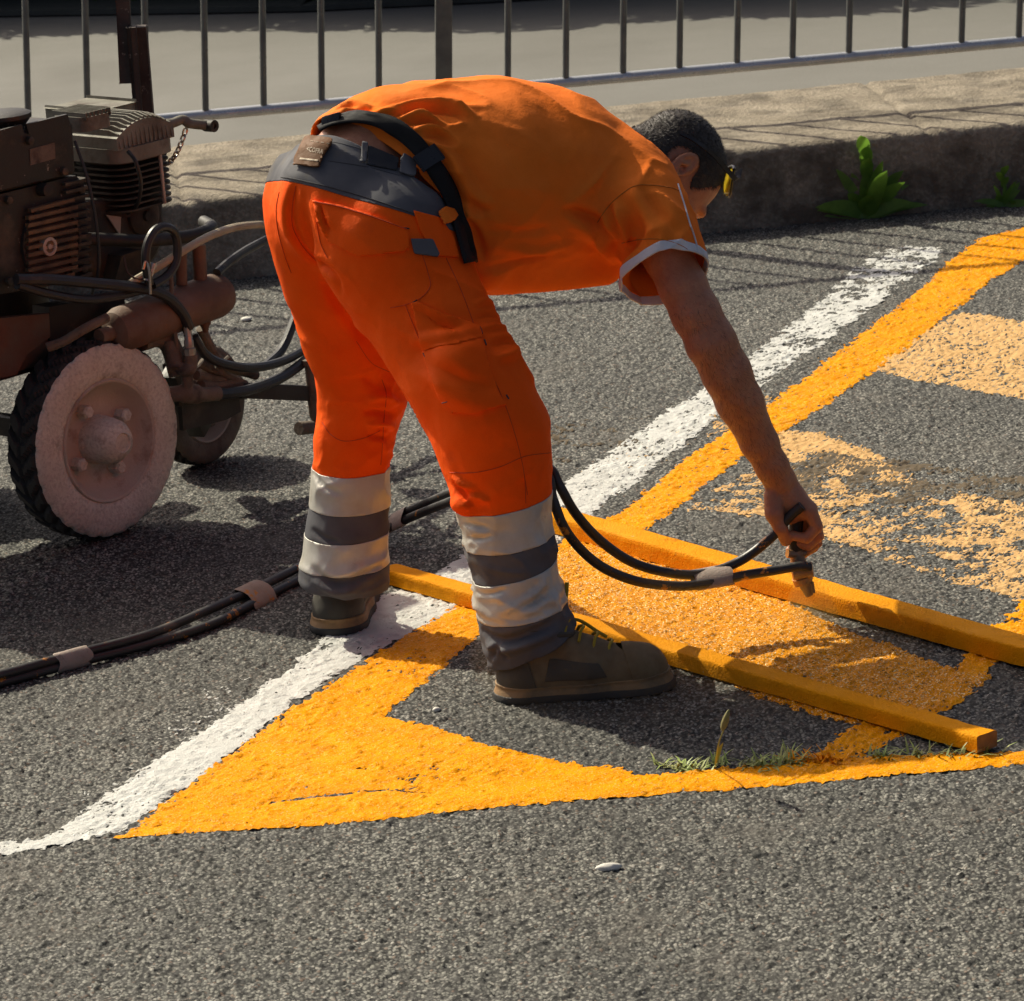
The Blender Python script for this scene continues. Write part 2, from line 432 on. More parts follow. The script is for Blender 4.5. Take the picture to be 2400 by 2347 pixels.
jo = np.minimum.reduce([np.abs(pp[:, 0]-q) for q in (-4.1, -3.05, -2.03, -1.02, .04, 1.06, 2.02, 3.0, 4.05, 5.02, 6.0)])      # block joints
joint = np.exp(-(jo/.007)**2)*.012
xy = K0[None] + pp[:, :1]*kd + (pp[:, 1:2] + (wob*.5 - 0*joint)[:, None]*(pp[:, 1:2] < .05) + joint[:, None]*(pp[:, 1:2] < .03))*kn
V = np.stack([xy[:, 0], xy[:, 1], pp[:, 2] + np.where(pp[:, 2] > .1, wob*.45-joint, 0)], 1)
_, _, Qk = grid_mesh(ss, prof[:, 0])
structure(obj('kerb', V, Qk, M_KERB, smooth=True))

# ---------------------------------------------------------------- painted markings (conform to the relief, ragged worn edges)
def yellow_mat(name, c1, c2, rough, bump, thin=None, spec=.12, glint=.66, pit=0.0, glint_fleck=0.0):
    m, N, L, B = _nt(name); co = _co(N, True)
    n = _noise(N, L, co, 14, 5, .6); nf = _noise(N, L, co, 260, 3, .6); c = _mix(N, L, _ramp(N, L, n, .35, .7), c1, c2)
    nz = _noise(N, L, co, 210, 3, .6); c = _mix(N, L, _ramp(N, L, nz, .44, .38, 0, pit), c, (.20, .075, .004)); nw = _noise(N, L, co, 240, 2, .5); c = _mix(N, L, _ramp(N, L, nw, .60, .63, 0, glint_fleck), c, (.92, .76, .42))  # dark pits, then pale bead flecks with the wet glints put into the colour
    if thin:
        v = N.new('ShaderNodeTexVoronoi'); v.inputs['Scale'].default_value = 120; L.new(co, v.inputs['Vector'])
        sp = N.new('ShaderNodeSeparateColor'); L.new(v.outputs['Color'], sp.inputs[0])
        t = _noise(N, L, co, 7, 4, .6)
        ad = N.new('ShaderNodeMath'); ad.operation = 'ADD'; L.new(sp.outputs[0], ad.inputs[0]); L.new(t, ad.inputs[1])
        c = _mix(N, L, _ramp(N, L, ad.outputs[0], thin[0], thin[0]+.12, 0, .85), c, thin[1])
    L.new(c, B.inputs['Base Color']); L.new(_ramp(N, L, nf, .3, .7, max(rough-.06, .05), rough+.10), B.inputs['Roughness'])
    ng = _noise(N, L, co, 330, 2, .5); L.new(_ramp(N, L, ng, glint, glint+.05, .03, spec), B.inputs['Specular IOR Level']); L.new(_ramp(N, L, ng, glint, glint+.05, rough+.3, .10), B.inputs['Roughness'])
    _bump(N, L, B, [(nf, bump, .004)])
    return m
M_YEL = yellow_mat('yellow_paint_fresh', (.84, .335, .001), (.72, .25, .001), .25, .6, spec=.8, pit=.35, glint_fleck=.22)
M_GRAN = yellow_mat('yellow_paint_wet_granular', (.84, .325, .001), (.74, .265, .001), .2, 1.0, spec=1.0, glint=.58, pit=.95, glint_fleck=.95)
M_OLD = yellow_mat('yellow_paint_old', (.64, .40, .18), (.57, .35, .15), .6, .5)
M_WHITE = yellow_mat('white_paint', (.62, .62, .595), (.50, .50, .475), .55, .6)
def marking(name, poly_px, m, label=None, lift=.0022, res=.0052, rag=.008, wear=None, wscale=30, seed=1, relief=1.0, world=False, fade=None, fill=.002, smooth=True, soft=.012, crack=None):
    poly = [tuple(p) for p in poly_px] if world else [tuple(G(*p)[:2]) for p in poly_px]
    xs_ = [p[0] for p in poly]; ys_ = [p[1] for p in poly]
    X, Y, Q = grid_mesh(np.arange(min(xs_)-.03, max(xs_)+.03, res), np.arange(min(ys_)-.03, max(ys_)+.03, res*1.1))
    sdv = poly_sd(X, Y, poly); p2 = np.stack([X, Y], 1)
    d_, h_ = worley(X, Y, CELL, 3); hh = np.clip(1-d_*1.15, 0, 1)**.6*(0.25+0.75*h_)
    f = sdv + .9*soft*(hh-.42) + soft*.5*fbm(p2, 130, seed+2, 2) + rag*(fbm(p2, 70, seed, 3)*1.2+fbm(p2, 12, seed+5, 2)*.8)
    if wear is not None:
        wv = fbm(p2, wscale, seed+9, 4)*1.1 + fbm(p2, 5, seed+3, 2)*.7
        g_ = (wear - wv + (hh-.35)*.9)*.02
        if fade is not None: g_ = np.minimum(g_, (fade(X, Y)+(hh-.4)*.5 - .5*fbm(p2, 40, seed+4, 2))*.02)
        f = np.minimum(f, g_)
    if crack is not None:
        for ca, cb, cw in crack:
            a_, b_ = G(*ca)[:2], G(*cb)[:2]; e_ = b_-a_; t_ = np.clip(((p2-a_)@e_)/(e_@e_), 0, 1); f = np.minimum(f, np.linalg.norm(p2-a_-t_[:, None]*e_, axis=1)-cw*(.5+1.2*np.abs(fbm(p2, 28, seed+6, 3))))
    keepq = (f[Q] > -.03).any(1); Q = Q[keepq]
    Vx = np.stack([X, Y, ground_h(X, Y)*relief + lift], 1)
    gb, gs = ground_h(X, Y, True)
    fl = fill*np.clip(.8+.9*fbm(p2, 9, seed+31, 3), .05, 1.6); k_ = .0007
    Vx[:, 2] = gb + k_*np.logaddexp(gs/k_, fl/k_) + lift*.6*np.clip(f/.012, .12, 1)
    V, T = clip(Vx, tri(Q), f)
    o = obj(name, V, T, m, smooth=smooth); structure(o)
    if label: o['label'] = label
    return o
# white bay line with its tapering tail
marking('white_line', [(0, 1972), (90, 1968), (130, 1945), (400, 1762), (700, 1552), (830, 1432), (1000, 1358), (1090, 1300), (1300, 1152), (1480, 1030), (1760, 832), (1905, 722), (2050, 590), (2120, 578), (2215, 580),
                       (2190, 612), (2010, 745), (1800, 892), (1640, 1010), (1440, 1168), (1220, 1335), (1080, 1432), (900, 1512), (690, 1642), (500, 1795), (290, 1945), (180, 1972), (40, 2000), (-40, 2010), (-420, 2050), (-420, 2022), (-40, 1976)],
        M_WHITE, wear=.78, seed=4, rag=.012, fade=lambda x, y: 1.08-.52*np.clip(y-.1, 0, 3)**.6, lift=.0026, fill=.0036)
# yellow bay side line
marking('yellow_bay_line', [(280, 1957), (500, 1795), (700, 1650), (900, 1518), (1110, 1398), (1290, 1285), (1445, 1206), (1600, 1082), (1850, 912), (2100, 722), (2290, 562), (2420, 528), (2420, 600), (2330, 655), (2130, 812),
                            (1950, 940), (1800, 1035), (1690, 1110), (1500, 1255), (1330, 1350), (1150, 1470), (1010, 1590), (880, 1690), (600, 1900), (480, 1945)],
        M_YEL, wear=1.0, seed=12, rag=.010, lift=.0030, fill=.0022, fade=lambda x, y: 1.9-.42*np.clip(y-.3, 0, 3)**.7)
# front yellow edge line
marking('yellow_front_line', [(270, 1962), (500, 1905), (1200, 1838), (1600, 1808), (1900, 1780), (2150, 1770), (2450, 1758), (2900, 1710), (2900, 1745), (2450, 1788), (2000, 1826), (1600, 1858), (1200, 1893), (700, 1940), (300, 1962)],
        M_YEL, wear=1.15, wscale=55, seed=21, rag=.006, lift=.0036, fill=.0042)
# corner hatch wedge
marking('yellow_hatch_corner', [(340, 1938), (850, 1560), (980, 1600), (900, 1680), (1010, 1705), (1130, 1745), (1280, 1778), (1400, 1795), (1500, 1822), (1200, 1868), (800, 1915)],
        M_YEL, wear=.98, wscale=55, seed=33, rag=.012, lift=.0040, fill=.0045, crack=[((520, 1897), (700, 1870), .006), ((700, 1870), (900, 1853), .0055), ((900, 1853), (1040, 1862), .004)])
# wet stripe between the battens
marking('yellow_hatch_wet', [(1150, 1340), (1440, 1255), (1560, 1300), (1850, 1410), (2000, 1480), (2200, 1560), (2320, 1590), (2240, 1640), (2100, 1700), (1950, 1690), (1800, 1640), (1600, 1560), (1350, 1470), (1230, 1450)],
        M_GRAN, wear=1.02, wscale=70, seed=44, rag=.014, lift=.0046, fill=.0005, smooth=False)
# right hand line of the hatched zone, mostly in shade
marking('yellow_zone_line', [(2420, 1395), (2420, 1500), (2330, 1560), (2260, 1640), (2120, 1720), (1990, 1790), (1880, 1790), (2000, 1700), (2140, 1640), (2250, 1560), (2330, 1470)],
        M_YEL, wear=.75, seed=51, rag=.012, lift=.0040, relief=.8)
# old bleached stripes
marking('old_hatch_upper', [(2030, 862), (2130, 800), (2230, 738), (2300, 735), (2420, 757), (2700, 830), (2700, 1000), (2420, 937), (2300, 917), (2150, 890)], M_OLD, wear=.56, wscale=45, seed=61, rag=.010, lift=.0018, fill=.0003)
marking('old_hatch_lower', [(1610, 1195), (1750, 1110), (1850, 1018), (1930, 1020), (2010, 1055), (2080, 1085), (2200, 1150), (2420, 1190), (2700, 1270), (2700, 1480), (2420, 1412), (2250, 1370), (2050, 1310), (1880, 1240), (1720, 1205)], M_OLD, wear=.22, wscale=30, seed=67, rag=.022, lift=.0018, fill=.0003, soft=.02)
marking('old_hatch_remnant', [(1830, 1015), (1920, 1015), (2070, 1075), (1900, 1060), (1780, 1075)], M_OLD, wear=.7, wscale=34, seed=69, rag=.018, lift=.0020, fill=.0003, soft=.02)
# overspray flecks beside the white line
marking('white_overspray', [(150, 1900), (330, 1740), (560, 1580), (640, 1560), (600, 1640), (420, 1750), (260, 1860)], M_WHITE, wear=-.62, wscale=60, seed=77, rag=.02, lift=.0016, fill=.0002, soft=.02)
marking('orange_overspray', [(1250, 1150), (1600, 1010), (1900, 860), (2050, 760), (1990, 860), (1700, 1060), (1500, 1170)], M_OLD, wear=-.70, wscale=60, seed=79, rag=.02, lift=.0016, fill=.0002, soft=.02)
M_DUST = mat('brown_road_dust', (.135, .105, .072), (.115, .09, .062), 12, .95, bscale=300, bump=.4, spec=.1)
marking('dust_stain', [(1800, 1110), (1950, 1060), (2150, 1085), (2420, 1120), (2560, 1180), (2420, 1215), (2200, 1195), (2000, 1175), (1880, 1165)], M_DUST, wear=.12, wscale=18, seed=83, rag=.03, lift=.0022, fill=.0003, soft=.03)
marking('dust_stain', [(1290, 1010), (1420, 960), (1560, 960), (1500, 1040), (1380, 1090), (1300, 1070)], M_DUST, wear=-.15, wscale=18, seed=85, rag=.03, lift=.0014, fill=.0003, soft=.03)
# ================================================================== barrier on the kerb, hedge behind the road
M_GALV = mat('galvanised_steel', (.16, .168, .165), (.11, .116, .113), 18, .38, metal=.35, bscale=200, bump=.1)
LEAN = np.array([math.tan(ROLL), 0, 1.0])                     # plumb on the climbing street
fa = P(482, 270, 4.30); fb = P(2385, 98, 4.42)
fd = nrm(fb-fa); span = np.linalg.norm(fb-fa)
M_RAIL = mat('galvanised_rail_sunlit', (.55, .57, .60), (.42, .44, .47), 20, .3, metal=.4, bscale=200, bump=.1)  # same steel as the bars, lighter: sun and sky light put into its colour
def rail_pt(px):                                              # point of the bottom rail on a bearing
    lo, hi = -3.0, 6.0
    for _ in range(50):
        m_ = (lo+hi)/2; v = fa+fd*m_-CAM
        if W_PX/2+F_PX*(v@rt)/(v@fw) < px: lo = m_
        else: hi = m_
    return fa+fd*lo
def barrier(label, px_bars, p0, p1, post_at, height=1.02):
    b0 = rail_pt(p0)
    e = empty('steel_barrier', (b0[0], b0[1], KZ), label, 'barrier', 'crowd barriers on the kerb')
    q1 = rail_pt(p1)
    MB().cyl(b0, q1, .0148, n=14).build('bottom_rail', M_RAIL, e)
    MB().tube([b0+LEAN*height, q1+LEAN*height], .0165, 14).build('top_rail', M_GALV, e)
    base = rail_pt(px_bars[0]); bm_ = MB().cyl(base*0, LEAN*height, .0092, n=12)
    first = None
    for px in px_bars:
        q = rail_pt(px)
        if first is None:
            first = bm_.build('bar', M_GALV, e); first.matrix_parent_inverse = Matrix.Identity(4); o = first
        else:
            o = first.copy(); col.objects.link(o)
        o.location = tuple(q-np.array(e.location))
    for px in post_at:
        q = rail_pt(px); foot = q - LEAN*(q[2]-KZ-.005)
        MB().box((foot+q+LEAN*height)/2, [fd, np.cross(LEAN, fd), LEAN], [.023, .012, (height+q[2]-KZ)/2*np.linalg.norm(LEAN)], .003).build('post', M_GALV, e)
        MB().box(foot+np.array([0, 0, .006]), [fd, np.cross([0, 0, 1], fd), [0, 0, 1]], [.035, .20, .006], .002).build('foot', M_GALV, e)
    return e
barrier('galvanised crowd barrier standing behind the machine, left of the flat post', [-348, -209, -71, 67, 206, 344, 482, 618, 754, 888], -480, 1018, [-480])
barrier('galvanised crowd barrier behind the bent man and right of him', [1190, 1326, 1460, 1592, 1727, 1857, 1989, 2120, 2253, 2387, 2520, 2652, 2784], 1040, 2920, [1040, 2920])

# low edging coloured like the band of shade, and hedge beyond the road
random.seed(5)
M_WALL = mat('shade_band_tone', (.045, .05, .045), (.03, .034, .03), 5, .9, bscale=40, bump=.5)
hp = [np.array([-13.0, 11.0]), np.array([-6.0, 10.0]), G(-300, 58)[:2], G(0, 53)[:2], G(700, 42)[:2], G(1150, 20)[:2], G(1600, -8)[:2], G(2400, -50)[:2], np.array([6.5, 7.4]), np.array([13.0, 7.0])]
hw = MB(); hp = [np.array([q[0], q[1]+.16, 0]) for q in hp]
for i in range(len(hp)-1):
    d = nrm(hp[i+1]-hp[i]); n_ = np.array([-d[1], d[0], 0])
    hw.prism([hp[i], hp[i+1], hp[i+1]+np.array([0, 0, .02]), hp[i]+np.array([0, 0, .02])], n_*.3)
tag(hw.build('shaded_road_edge', M_WALL), 'low edging along the far side of the road, shade put into its dark colour', 'wall')
M_LEAF = leaf_mat('hedge_leaf', (.09, .17, .02), (.05, .10, .014), 3)
rng = np.random.default_rng(8)
n = 42000; seg = rng.integers(0, len(hp)-1, n); t = rng.random(n)
A_ = np.array(hp)[seg]; B_ = np.array(hp)[seg+1]; c = A_+(B_-A_)*t[:, None]
nn = np.stack([-(B_-A_)[:, 1], (B_-A_)[:, 0], np.zeros(n)], 1); nn /= np.linalg.norm(nn, axis=1, keepdims=True)
hh = .03+rng.random(n)*.95; dep = .16+rng.random(n)*.6
c = c+nn*(dep-.22*np.sin(hh*2.2)+.15*vnoise(c, 1.6, 3))[:, None]; c[:, 2] = hh
u = rng.normal(size=(n, 3)); u /= np.linalg.norm(u, axis=1, keepdims=True); w = np.cross(u, rng.normal(size=(n, 3))); w /= np.linalg.norm(w, axis=1, keepdims=True)
s_ = (.03+.035*rng.random(n))[:, None]
Vh = np.stack([c-u*s_, c+w*s_*.5, c+u*s_, c-w*s_*.5], 1).reshape(-1, 3); Qh = np.arange(4*n).reshape(n, 4)
hedge = empty('hedge', hp[3]+np.array([0, .4, 0]), 'green leafy hedge at the far side of the road', 'hedge')
obj('foliage', Vh, Qh, M_LEAF, hedge)
M_STEM = mat('hedge_stem', (.10, .07, .04), None, 8, .8)
for i in range(14):
    k = rng.integers(0, len(hp)-1); q = hp[k]+(hp[k+1]-hp[k])*rng.random(); q = q+np.array([0, .55, 0])
    MB().tube([q, q+np.array([.1*rng.normal(), .05*rng.normal(), .9])], [.02, .006], 6).build('stem', M_STEM, hedge)
# ================================================================== the worker
def C(px, py, y, rpx):                     # a joint: bearing, depth and apparent radius -> point, radius
    p = P(px, py, y); return (p, rpx*mpp(p))
def box_of(lists, pad):
    pts = np.array([p for L in lists for p, r in L]); r = np.array([r for L in lists for p, r in L])[:, None]
    return (pts-r).min(0)-pad, (pts+r).max(0)+pad
class Skin:                                # ray-castable garment surface
    def __init__(s, V, T): s.V, s.T = V, T; s.b = BVHTree.FromPolygons([tuple(v) for v in V], [tuple(map(int, t)) for t in T])
    def hit(s, px, py):
        d = ray(px, py); h = s.b.ray_cast(Vector(CAM), Vector(nrm(d)))
        if h[0] is None: return None
        n_ = np.array(h[1]); return (np.array(h[0]), -n_ if n_@d > 0 else n_)
M_ORANGE = mat('hivis_orange_cloth', (1.0, .118, .003), (.96, .10, .003), 9, .72, bscale=700, bump=.3, bdist=.0008, fine=(.35, (.80, .075, .003)), spec=.12, wrinkle=.16, dirt=(.82, .088, .006), dscale=14, dlo=.6, dhi=.8)
M_SHIRT = mat('orange_cotton', (.92, .212, .024), (.86, .188, .019), 12, .85, bscale=800, bump=.35, bdist=.0008, fine=(.35, (.70, .14, .012)), spec=.12, wrinkle=.16)
M_GREY = mat('grey_workwear_cloth', (.115, .115, .125), (.085, .085, .095), 10, .8, bscale=900, bump=.3, bdist=.0006, spec=.2, dirt=(.16, .135, .10), dscale=12, dlo=.58, dhi=.8)
M_REFL = mat('reflective_tape', (.55, .535, .48), (.46, .445, .395), 22, .42, metal=.15, bscale=600, bump=.2, bdist=.0006, dirt=(.42, .37, .30), dscale=17, dlo=.56, dhi=.75)
M_TRIM = mat('white_rib_knit', (.75, .76, .80), None, 12, .85, bscale=900, bump=.3, bdist=.0006)
M_SEAM_O = mat('orange_stitching', (.62, .06, .004), None, 60, .8, bump=0)
M_SEAM_S = mat('shirt_stitching', (.55, .16, .012), None, 60, .85, bump=0)
M_SEAM_G = mat('grey_stitching', (.045, .045, .05), None, 60, .8, bump=0)
M_WEB = mat('black_webbing', (.012, .012, .013), (.02, .02, .021), 60, .7, spec=.15, bscale=700, bump=.5, bdist=.001)
M_BUCKLE = mat('black_plastic', (.015, .015, .017), None, 40, .35, bump=0)
def skin_mat():
    m, N, L, B = _nt('tanned_skin'); co = _co(N, True)
    n = _noise(N, L, co, 28, 5, .6); nf = _noise(N, L, co, 300, 5, .65); nm = _noise(N, L, co, 95, 4, .6)
    c = _mix(N, L, _ramp(N, L, n, .3, .7), (.53, .23, .118), (.44, .175, .085)); c = _mix(N, L, _ramp(N, L, nf, .4, .75, 0, .4), c, (.34, .14, .072))
    c = _mix(N, L, _ramp(N, L, nm, .40, .66, 0, .55), c, (.40, .135, .07))
    L.new(c, B.inputs['Base Color']); B.inputs['Roughness'].default_value = .42
    B.inputs['Subsurface Weight'].default_value = .12; B.inputs['Subsurface Radius'].default_value = (.012, .005, .003); B.inputs['Subsurface Scale'].default_value = .5
    _bump(N, L, B, [(nf, .6, .0016), (nm, .35, .003), (n, .2, .003)]); return m
M_SKIN = skin_mat()
M_HAIR = mat('dark_hair', (.030, .022, .017), (.060, .046, .036), 140, .48, bscale=500, bump=.6, bdist=.002)

lat = nrm([.36, -.93, 0])
# ---------------------------------------------------------------- joints
R_LEG = [C(905, 575, .23, 148), C(955, 665, .20, 145), C(1022, 770, .15, 136), C(1098, 900, .09, 134), C(1150, 1015, .05, 130), C(1168, 1100, .03, 114), C(1179, 1185, .02, 99), C(1200, 1300, .01, 96), C(1217, 1400, .0, 95), C(1240, 1500, -.005, 98), C(1255, 1560, -.005, 92)]
L_LEG = [C(765, 540, .42, 126), C(782, 660, .43, 112), C(822, 790, .46, 104), C(848, 925, .48, 95), C(828, 1040, .47, 84), C(819, 1150, .46, 84), C(812, 1250, .45, 88), C(808, 1345, .44, 95), C(808, 1400, .44, 86)]
# ---------------------------------------------------------------- trousers
tl, th = box_of([R_LEG, L_LEG], .06); th[2] += .2; tl[0] -= .06
FT = Field(tl, th, .0046)
FT.chain(R_LEG, .03); FT.chain(L_LEG, .03)
for a, b, k in ((C(800, 490, .28, 132), C(900, 560, .24, 150), .05), (C(758, 470, .43, 118), C(768, 540, .42, 124), .05), (C(800, 455, .30, 128), C(760, 455, .42, 118), .06),
                (C(850, 400, .33, 122), C(830, 470, .33, 140), .06), (C(905, 395, .36, 128), C(850, 470, .34, 140), .06), (C(960, 455, .34, 125), C(900, 540, .30, 140), .06), (C(985, 530, .36, 118), C(960, 640, .26, 125), .05)):
    FT.cone(a[0], b[0], a[1], b[1], k)
# cleft of the seat
FT.cone(P(690, 470, .20), P(735, 640, .26), .012, .02, .05, 'sub')
# bellow pocket on the right thigh
FT.cone(P(1075, 860, .02), P(1125, 975, .0), .035, .035, .05)
# bunched folds behind the left knee and at the cuffs
for (px, py, y, r, k) in ((915, 948, .47, 34, .012), (905, 1000, .465, 26, .010), (893, 1045, .46, 20, .01), (1090, 1180, -.02, 34, .015), (1080, 1150, .0, 22, .01)):
    p, rr = C(px, py, y, r); FT.ell(p, np.eye(3), (rr, rr*1.3, rr*.7), k)
for i, (z0, am) in enumerate(((1392, 104), (1430, 98), (1462, 102), (1496, 108), (1530, 104))):
    a, r = C(1218+(z0-1400)*.22, z0, 0, am)
    FT.ell(a, [[1, 0, .12*(-1)**i], [0, 1, .15], [-.12, -.1, 1]], (r*1.02, r*1.0, .013), .012)
for i, (z0, am) in enumerate(((1330, 98), (1362, 103), (1388, 98))):
    a, r = C(808, z0, .44, am); FT.ell(a, [[1, 0, -.1*(-1)**i], [0, 1, .1], [.1, 0, 1]], (r, r, .012), .012)
VT, QT = FT.mesh(); VT = relax(VT, QT, 2)
NT = vnormals(VT, QT)
def axis_dist(V, L):
    d = np.full(len(V), 9.)
    for (p, r), (q, r2) in zip(L[:-1], L[1:]):
        e = q-p; t = np.clip(((V-p)@e)/(e@e), 0, 1); d = np.minimum(d, np.linalg.norm(V-p-t[:, None]*e, axis=1)-(r+(r2-r)*t))
    return d
def folds(V, N, M_, scale, amp, seed, sharp=1.5):
    """long narrow creases: ridged noise stretched along a direction"""
    q = V@np.asarray(M_).T
    w = fbm(V, 5, seed+7, 2)*.6
    n = vnoise(q*scale+w[:, None], 1, seed); r = (1-np.abs(n))**(sharp*2)-.35
    return amp*1.9*r*np.clip(.55+fbm(V, 5, seed+2, 2)*1.6, 0, 1)
thigh_dir = nrm(R_LEG[4][0]-R_LEG[1][0])
def stretch(d, s=.25):
    d = nrm(d); return np.eye(3)-np.outer(d, d)*(1-s)
zr = VT[:, 2]
low = np.clip((.42-zr)/.15, 0, 1)
disp = folds(VT, NT, stretch(nrm(P(1200, 760, .0)-P(800, 560, .2)), .22), 17, .0042, 3)*(1-low) \
     + folds(VT, NT, stretch([1, .2, .25], .3), 26, .0050, 11)*low + folds(VT, NT, stretch([1, -.3, -.35], .35), 38, .0028, 19)*low + fbm(VT, 14, 23, 3)*.0035
dk = np.exp(-(np.linalg.norm(VT-P(880, 960, .45), axis=1)/.10)**2); disp += dk*folds(VT, NT, stretch([1, 0, .1], .3), 40, .007, 29)
dk = np.exp(-(np.linalg.norm(VT-P(1100, 1150, .0), axis=1)/.09)**2); disp += dk*folds(VT, NT, stretch([1, 0, .25], .3), 40, .006, 31)
def crease(V, N, skin, pts, w, amp, fall=True):
    q = [skin.hit(*p) for p in spline([np.array(p, float) for p in pts], 6)]; q = [x[0] for x in q if x is not None]
    best = np.full(len(V), 9.); tt = np.zeros(len(V)); m_ = len(q)
    for i in range(m_-1):
        e = q[i+1]-q[i]
        if e@e > .01: continue
        t = np.clip(((V-q[i])@e)/(e@e+1e-12), 0, 1); d = np.linalg.norm(V-q[i]-t[:, None]*e, axis=1); m = d < best
        best[m] = d[m]; tt[m] = (i+t[m])/(m_-1)
    a = np.sin(np.pi*np.clip(tt, .0, 1))**.6 if fall else 1.0
    return 1.8*amp*a*(np.exp(-(best/w)**2) - .45*np.exp(-(best/(w*2.2))**2))
sk0 = Skin(VT, tri(QT))
for pts, w, a in (([(694, 430), (686, 480), (684, 520), (692, 548), (715, 585), (745, 615), (785, 648), (800, 690)], .010, -.010), ([(970, 719), (1029, 761), (1117, 799)], .012, -.007), ([(960, 800), (1040, 795), (1125, 775)], .012, .006),
                  ([(1000, 850), (1083, 888), (1158, 917)], .013, -.006), ([(1010, 880), (1060, 930), (1140, 960)], .014, .006), ([(755, 644), (802, 719), (894, 841)], .012, -.006), ([(745, 480), (752, 520), (765, 556)], .006, .006), ([(752, 478), (762, 515), (778, 545)], .005, -.005),
                  ([(1110, 715), (1140, 705), (1160, 720)], .006, .005), ([(1120, 745), (1150, 738), (1180, 755)], .006, -.005), ([(1125, 770), (1165, 765), (1195, 785)], .006, .005), ([(1150, 810), (1190, 800), (1215, 830)], .008, -.006), ([(1160, 840), (1200, 830), (1225, 800)], .010, .009),
                  ([(1066, 1135), (1085, 1160), (1110, 1185)], .007, -.008), ([(1060, 1115), (1085, 1135), (1120, 1150)], .007, .007), ([(1085, 1175), (1120, 1165), (1150, 1180)], .006, .006),
                  ([(860, 935), (900, 930), (935, 945)], .008, .010), ([(850, 965), (890, 968), (930, 975)], .007, -.010), ([(860, 1000), (895, 992), (925, 1003)], .007, .009), ([(860, 1022), (890, 1025), (910, 1030)], .006, -.008), ([(850, 880), (880, 900), (915, 915)], .010, -.006),
                  ([(1085, 1225), (1115, 1232), (1150, 1240)], .005, -.005), ([(1095, 1260), (1125, 1262), (1160, 1256)], .005, -.005), ([(1110, 1385), (1150, 1392), (1190, 1382)], .005, -.005), ([(1190, 1440), (1240, 1420), (1290, 1385)], .006, -.006), ([(1210, 1415), (1250, 1395), (1280, 1365)], .006, .005),
                  ([(1130, 1475), (1180, 1500), (1250, 1480), (1310, 1450)], .008, -.010), ([(1140, 1510), (1180, 1525), (1240, 1510), (1310, 1480)], .008, .010), ([(1150, 1545), (1170, 1520), (1190, 1550)], .006, -.009),
                  ([(735, 1105), (760, 1140), (800, 1160)], .006, -.005), ([(728, 1240), (760, 1262), (800, 1275)], .006, -.006), ([(728, 1330), (780, 1365), (850, 1350), (895, 1320)], .008, -.009), ([(730, 1360), (790, 1390), (850, 1375)], .007, .008)):
    disp = disp + crease(VT, NT, sk0, pts, w, a)
VT = VT + NT*disp[:, None]
TT = tri(QT); TR = Skin(VT, TT)
dR = axis_dist(VT, R_LEG[5:]); dL = axis_dist(VT, L_LEG[4:]); isR = dR < dL
def leg_plane(l, r, y): 
    a, b = P(*l, y), P(*r, y); n_ = nrm(np.cross(b-a, [0, 1, .06])); n_ = n_ if n_[2] < 0 else -n_
    return (VT-a)@n_                        # positive below
RB = [leg_plane(l, r, .0) for l, r in (((1077, 1196), (1274, 1163)), ((1099, 1284), (1282, 1255)), ((1117, 1356), (1296, 1311)), ((1135, 1443), (1304, 1410)))]
LB = [leg_plane(l, r, .45) for l, r in (((741, 1100), (906, 1098)), ((731, 1186), (902, 1184)), ((733, 1250), (902, 1240)), ((731, 1320), (902, 1313)))]
B_ = [np.where(isR, a, b) for a, b in zip(RB, LB)]
B_ = [np.where(zr > .62, -.2, b) for b in B_]
# waist plane and yoke seam fitted to surface points
def fit_plane(skin, pts, V, sign_pt):
    q = np.array([h[0] for h in (skin.hit(*p) for p in pts) if h is not None]); c = q.mean(0); n_ = np.linalg.svd(q-c)[2][2]
    if (np.asarray(sign_pt)-c)@n_ < 0: n_ = -n_
    return (V-c)@n_
topd = fit_plane(TR, [(742, 318), (800, 330), (870, 352), (935, 388), (1000, 440)], VT, P(930, 330, .4))
yoke = fit_plane(TR, [(655, 424), (700, 430), (800, 454), (900, 484), (965, 506), (1010, 520)], VT, P(930, 330, .4))
yoke = yoke + .004*fbm(VT, 8, 71, 2)

# ---------------------------------------------------------------- skin body
CH = P(1582, 391, .60)
cy, sy_, cp, sp_ = math.cos(math.radians(36)), math.sin(math.radians(36)), math.cos(math.radians(68)), math.sin(math.radians(68))
hf = np.array([cp*cy, cp*sy_, -sp_]); hu = np.array([sp_*cy, sp_*sy_, cp]); hl = np.cross(hu, hf)
HA = [hf, hl, hu]
def HP(f, l, u): return CH + hf*f + hl*l + hu*u
ARM = [C(1515, 505, .35, 62), C(1560, 590, .31, 58), C(1600, 670, .28, 56), C(1632, 738, .26, 57), C(1668, 803, .25, 57), C(1703, 875, .255, 57), C(1735, 945, .265, 54), C(1779, 1036, .28, 43), C(1808, 1092, .285, 38), C(1828, 1128, .29, 37)]
spine = [C(850, 415, .36, 112), C(905, 392, .38, 138), C(1050, 400, .42, 165), C(1200, 415, .47, 175), C(1350, 430, .50, 160), C(1450, 430, .52, 105)]
FB = Field(np.array([P(680, 500, .3)[0]-.12, .12, P(1880, 1300, .3)[2]-.03]), np.array([P(1930, 900, .3)[0]+.05, .92, P(1150, 175, .4)[2]+.04]), .0031)
FB.chain(spine, .03); FB.chain([C(1450, 430, .52, 105), C(1515, 505, .35, 70)], .03); FB.chain([C(1450, 430, .52, 105), C(1480, 435, .68, 70)], .03)
FB.chain(ARM, .012)
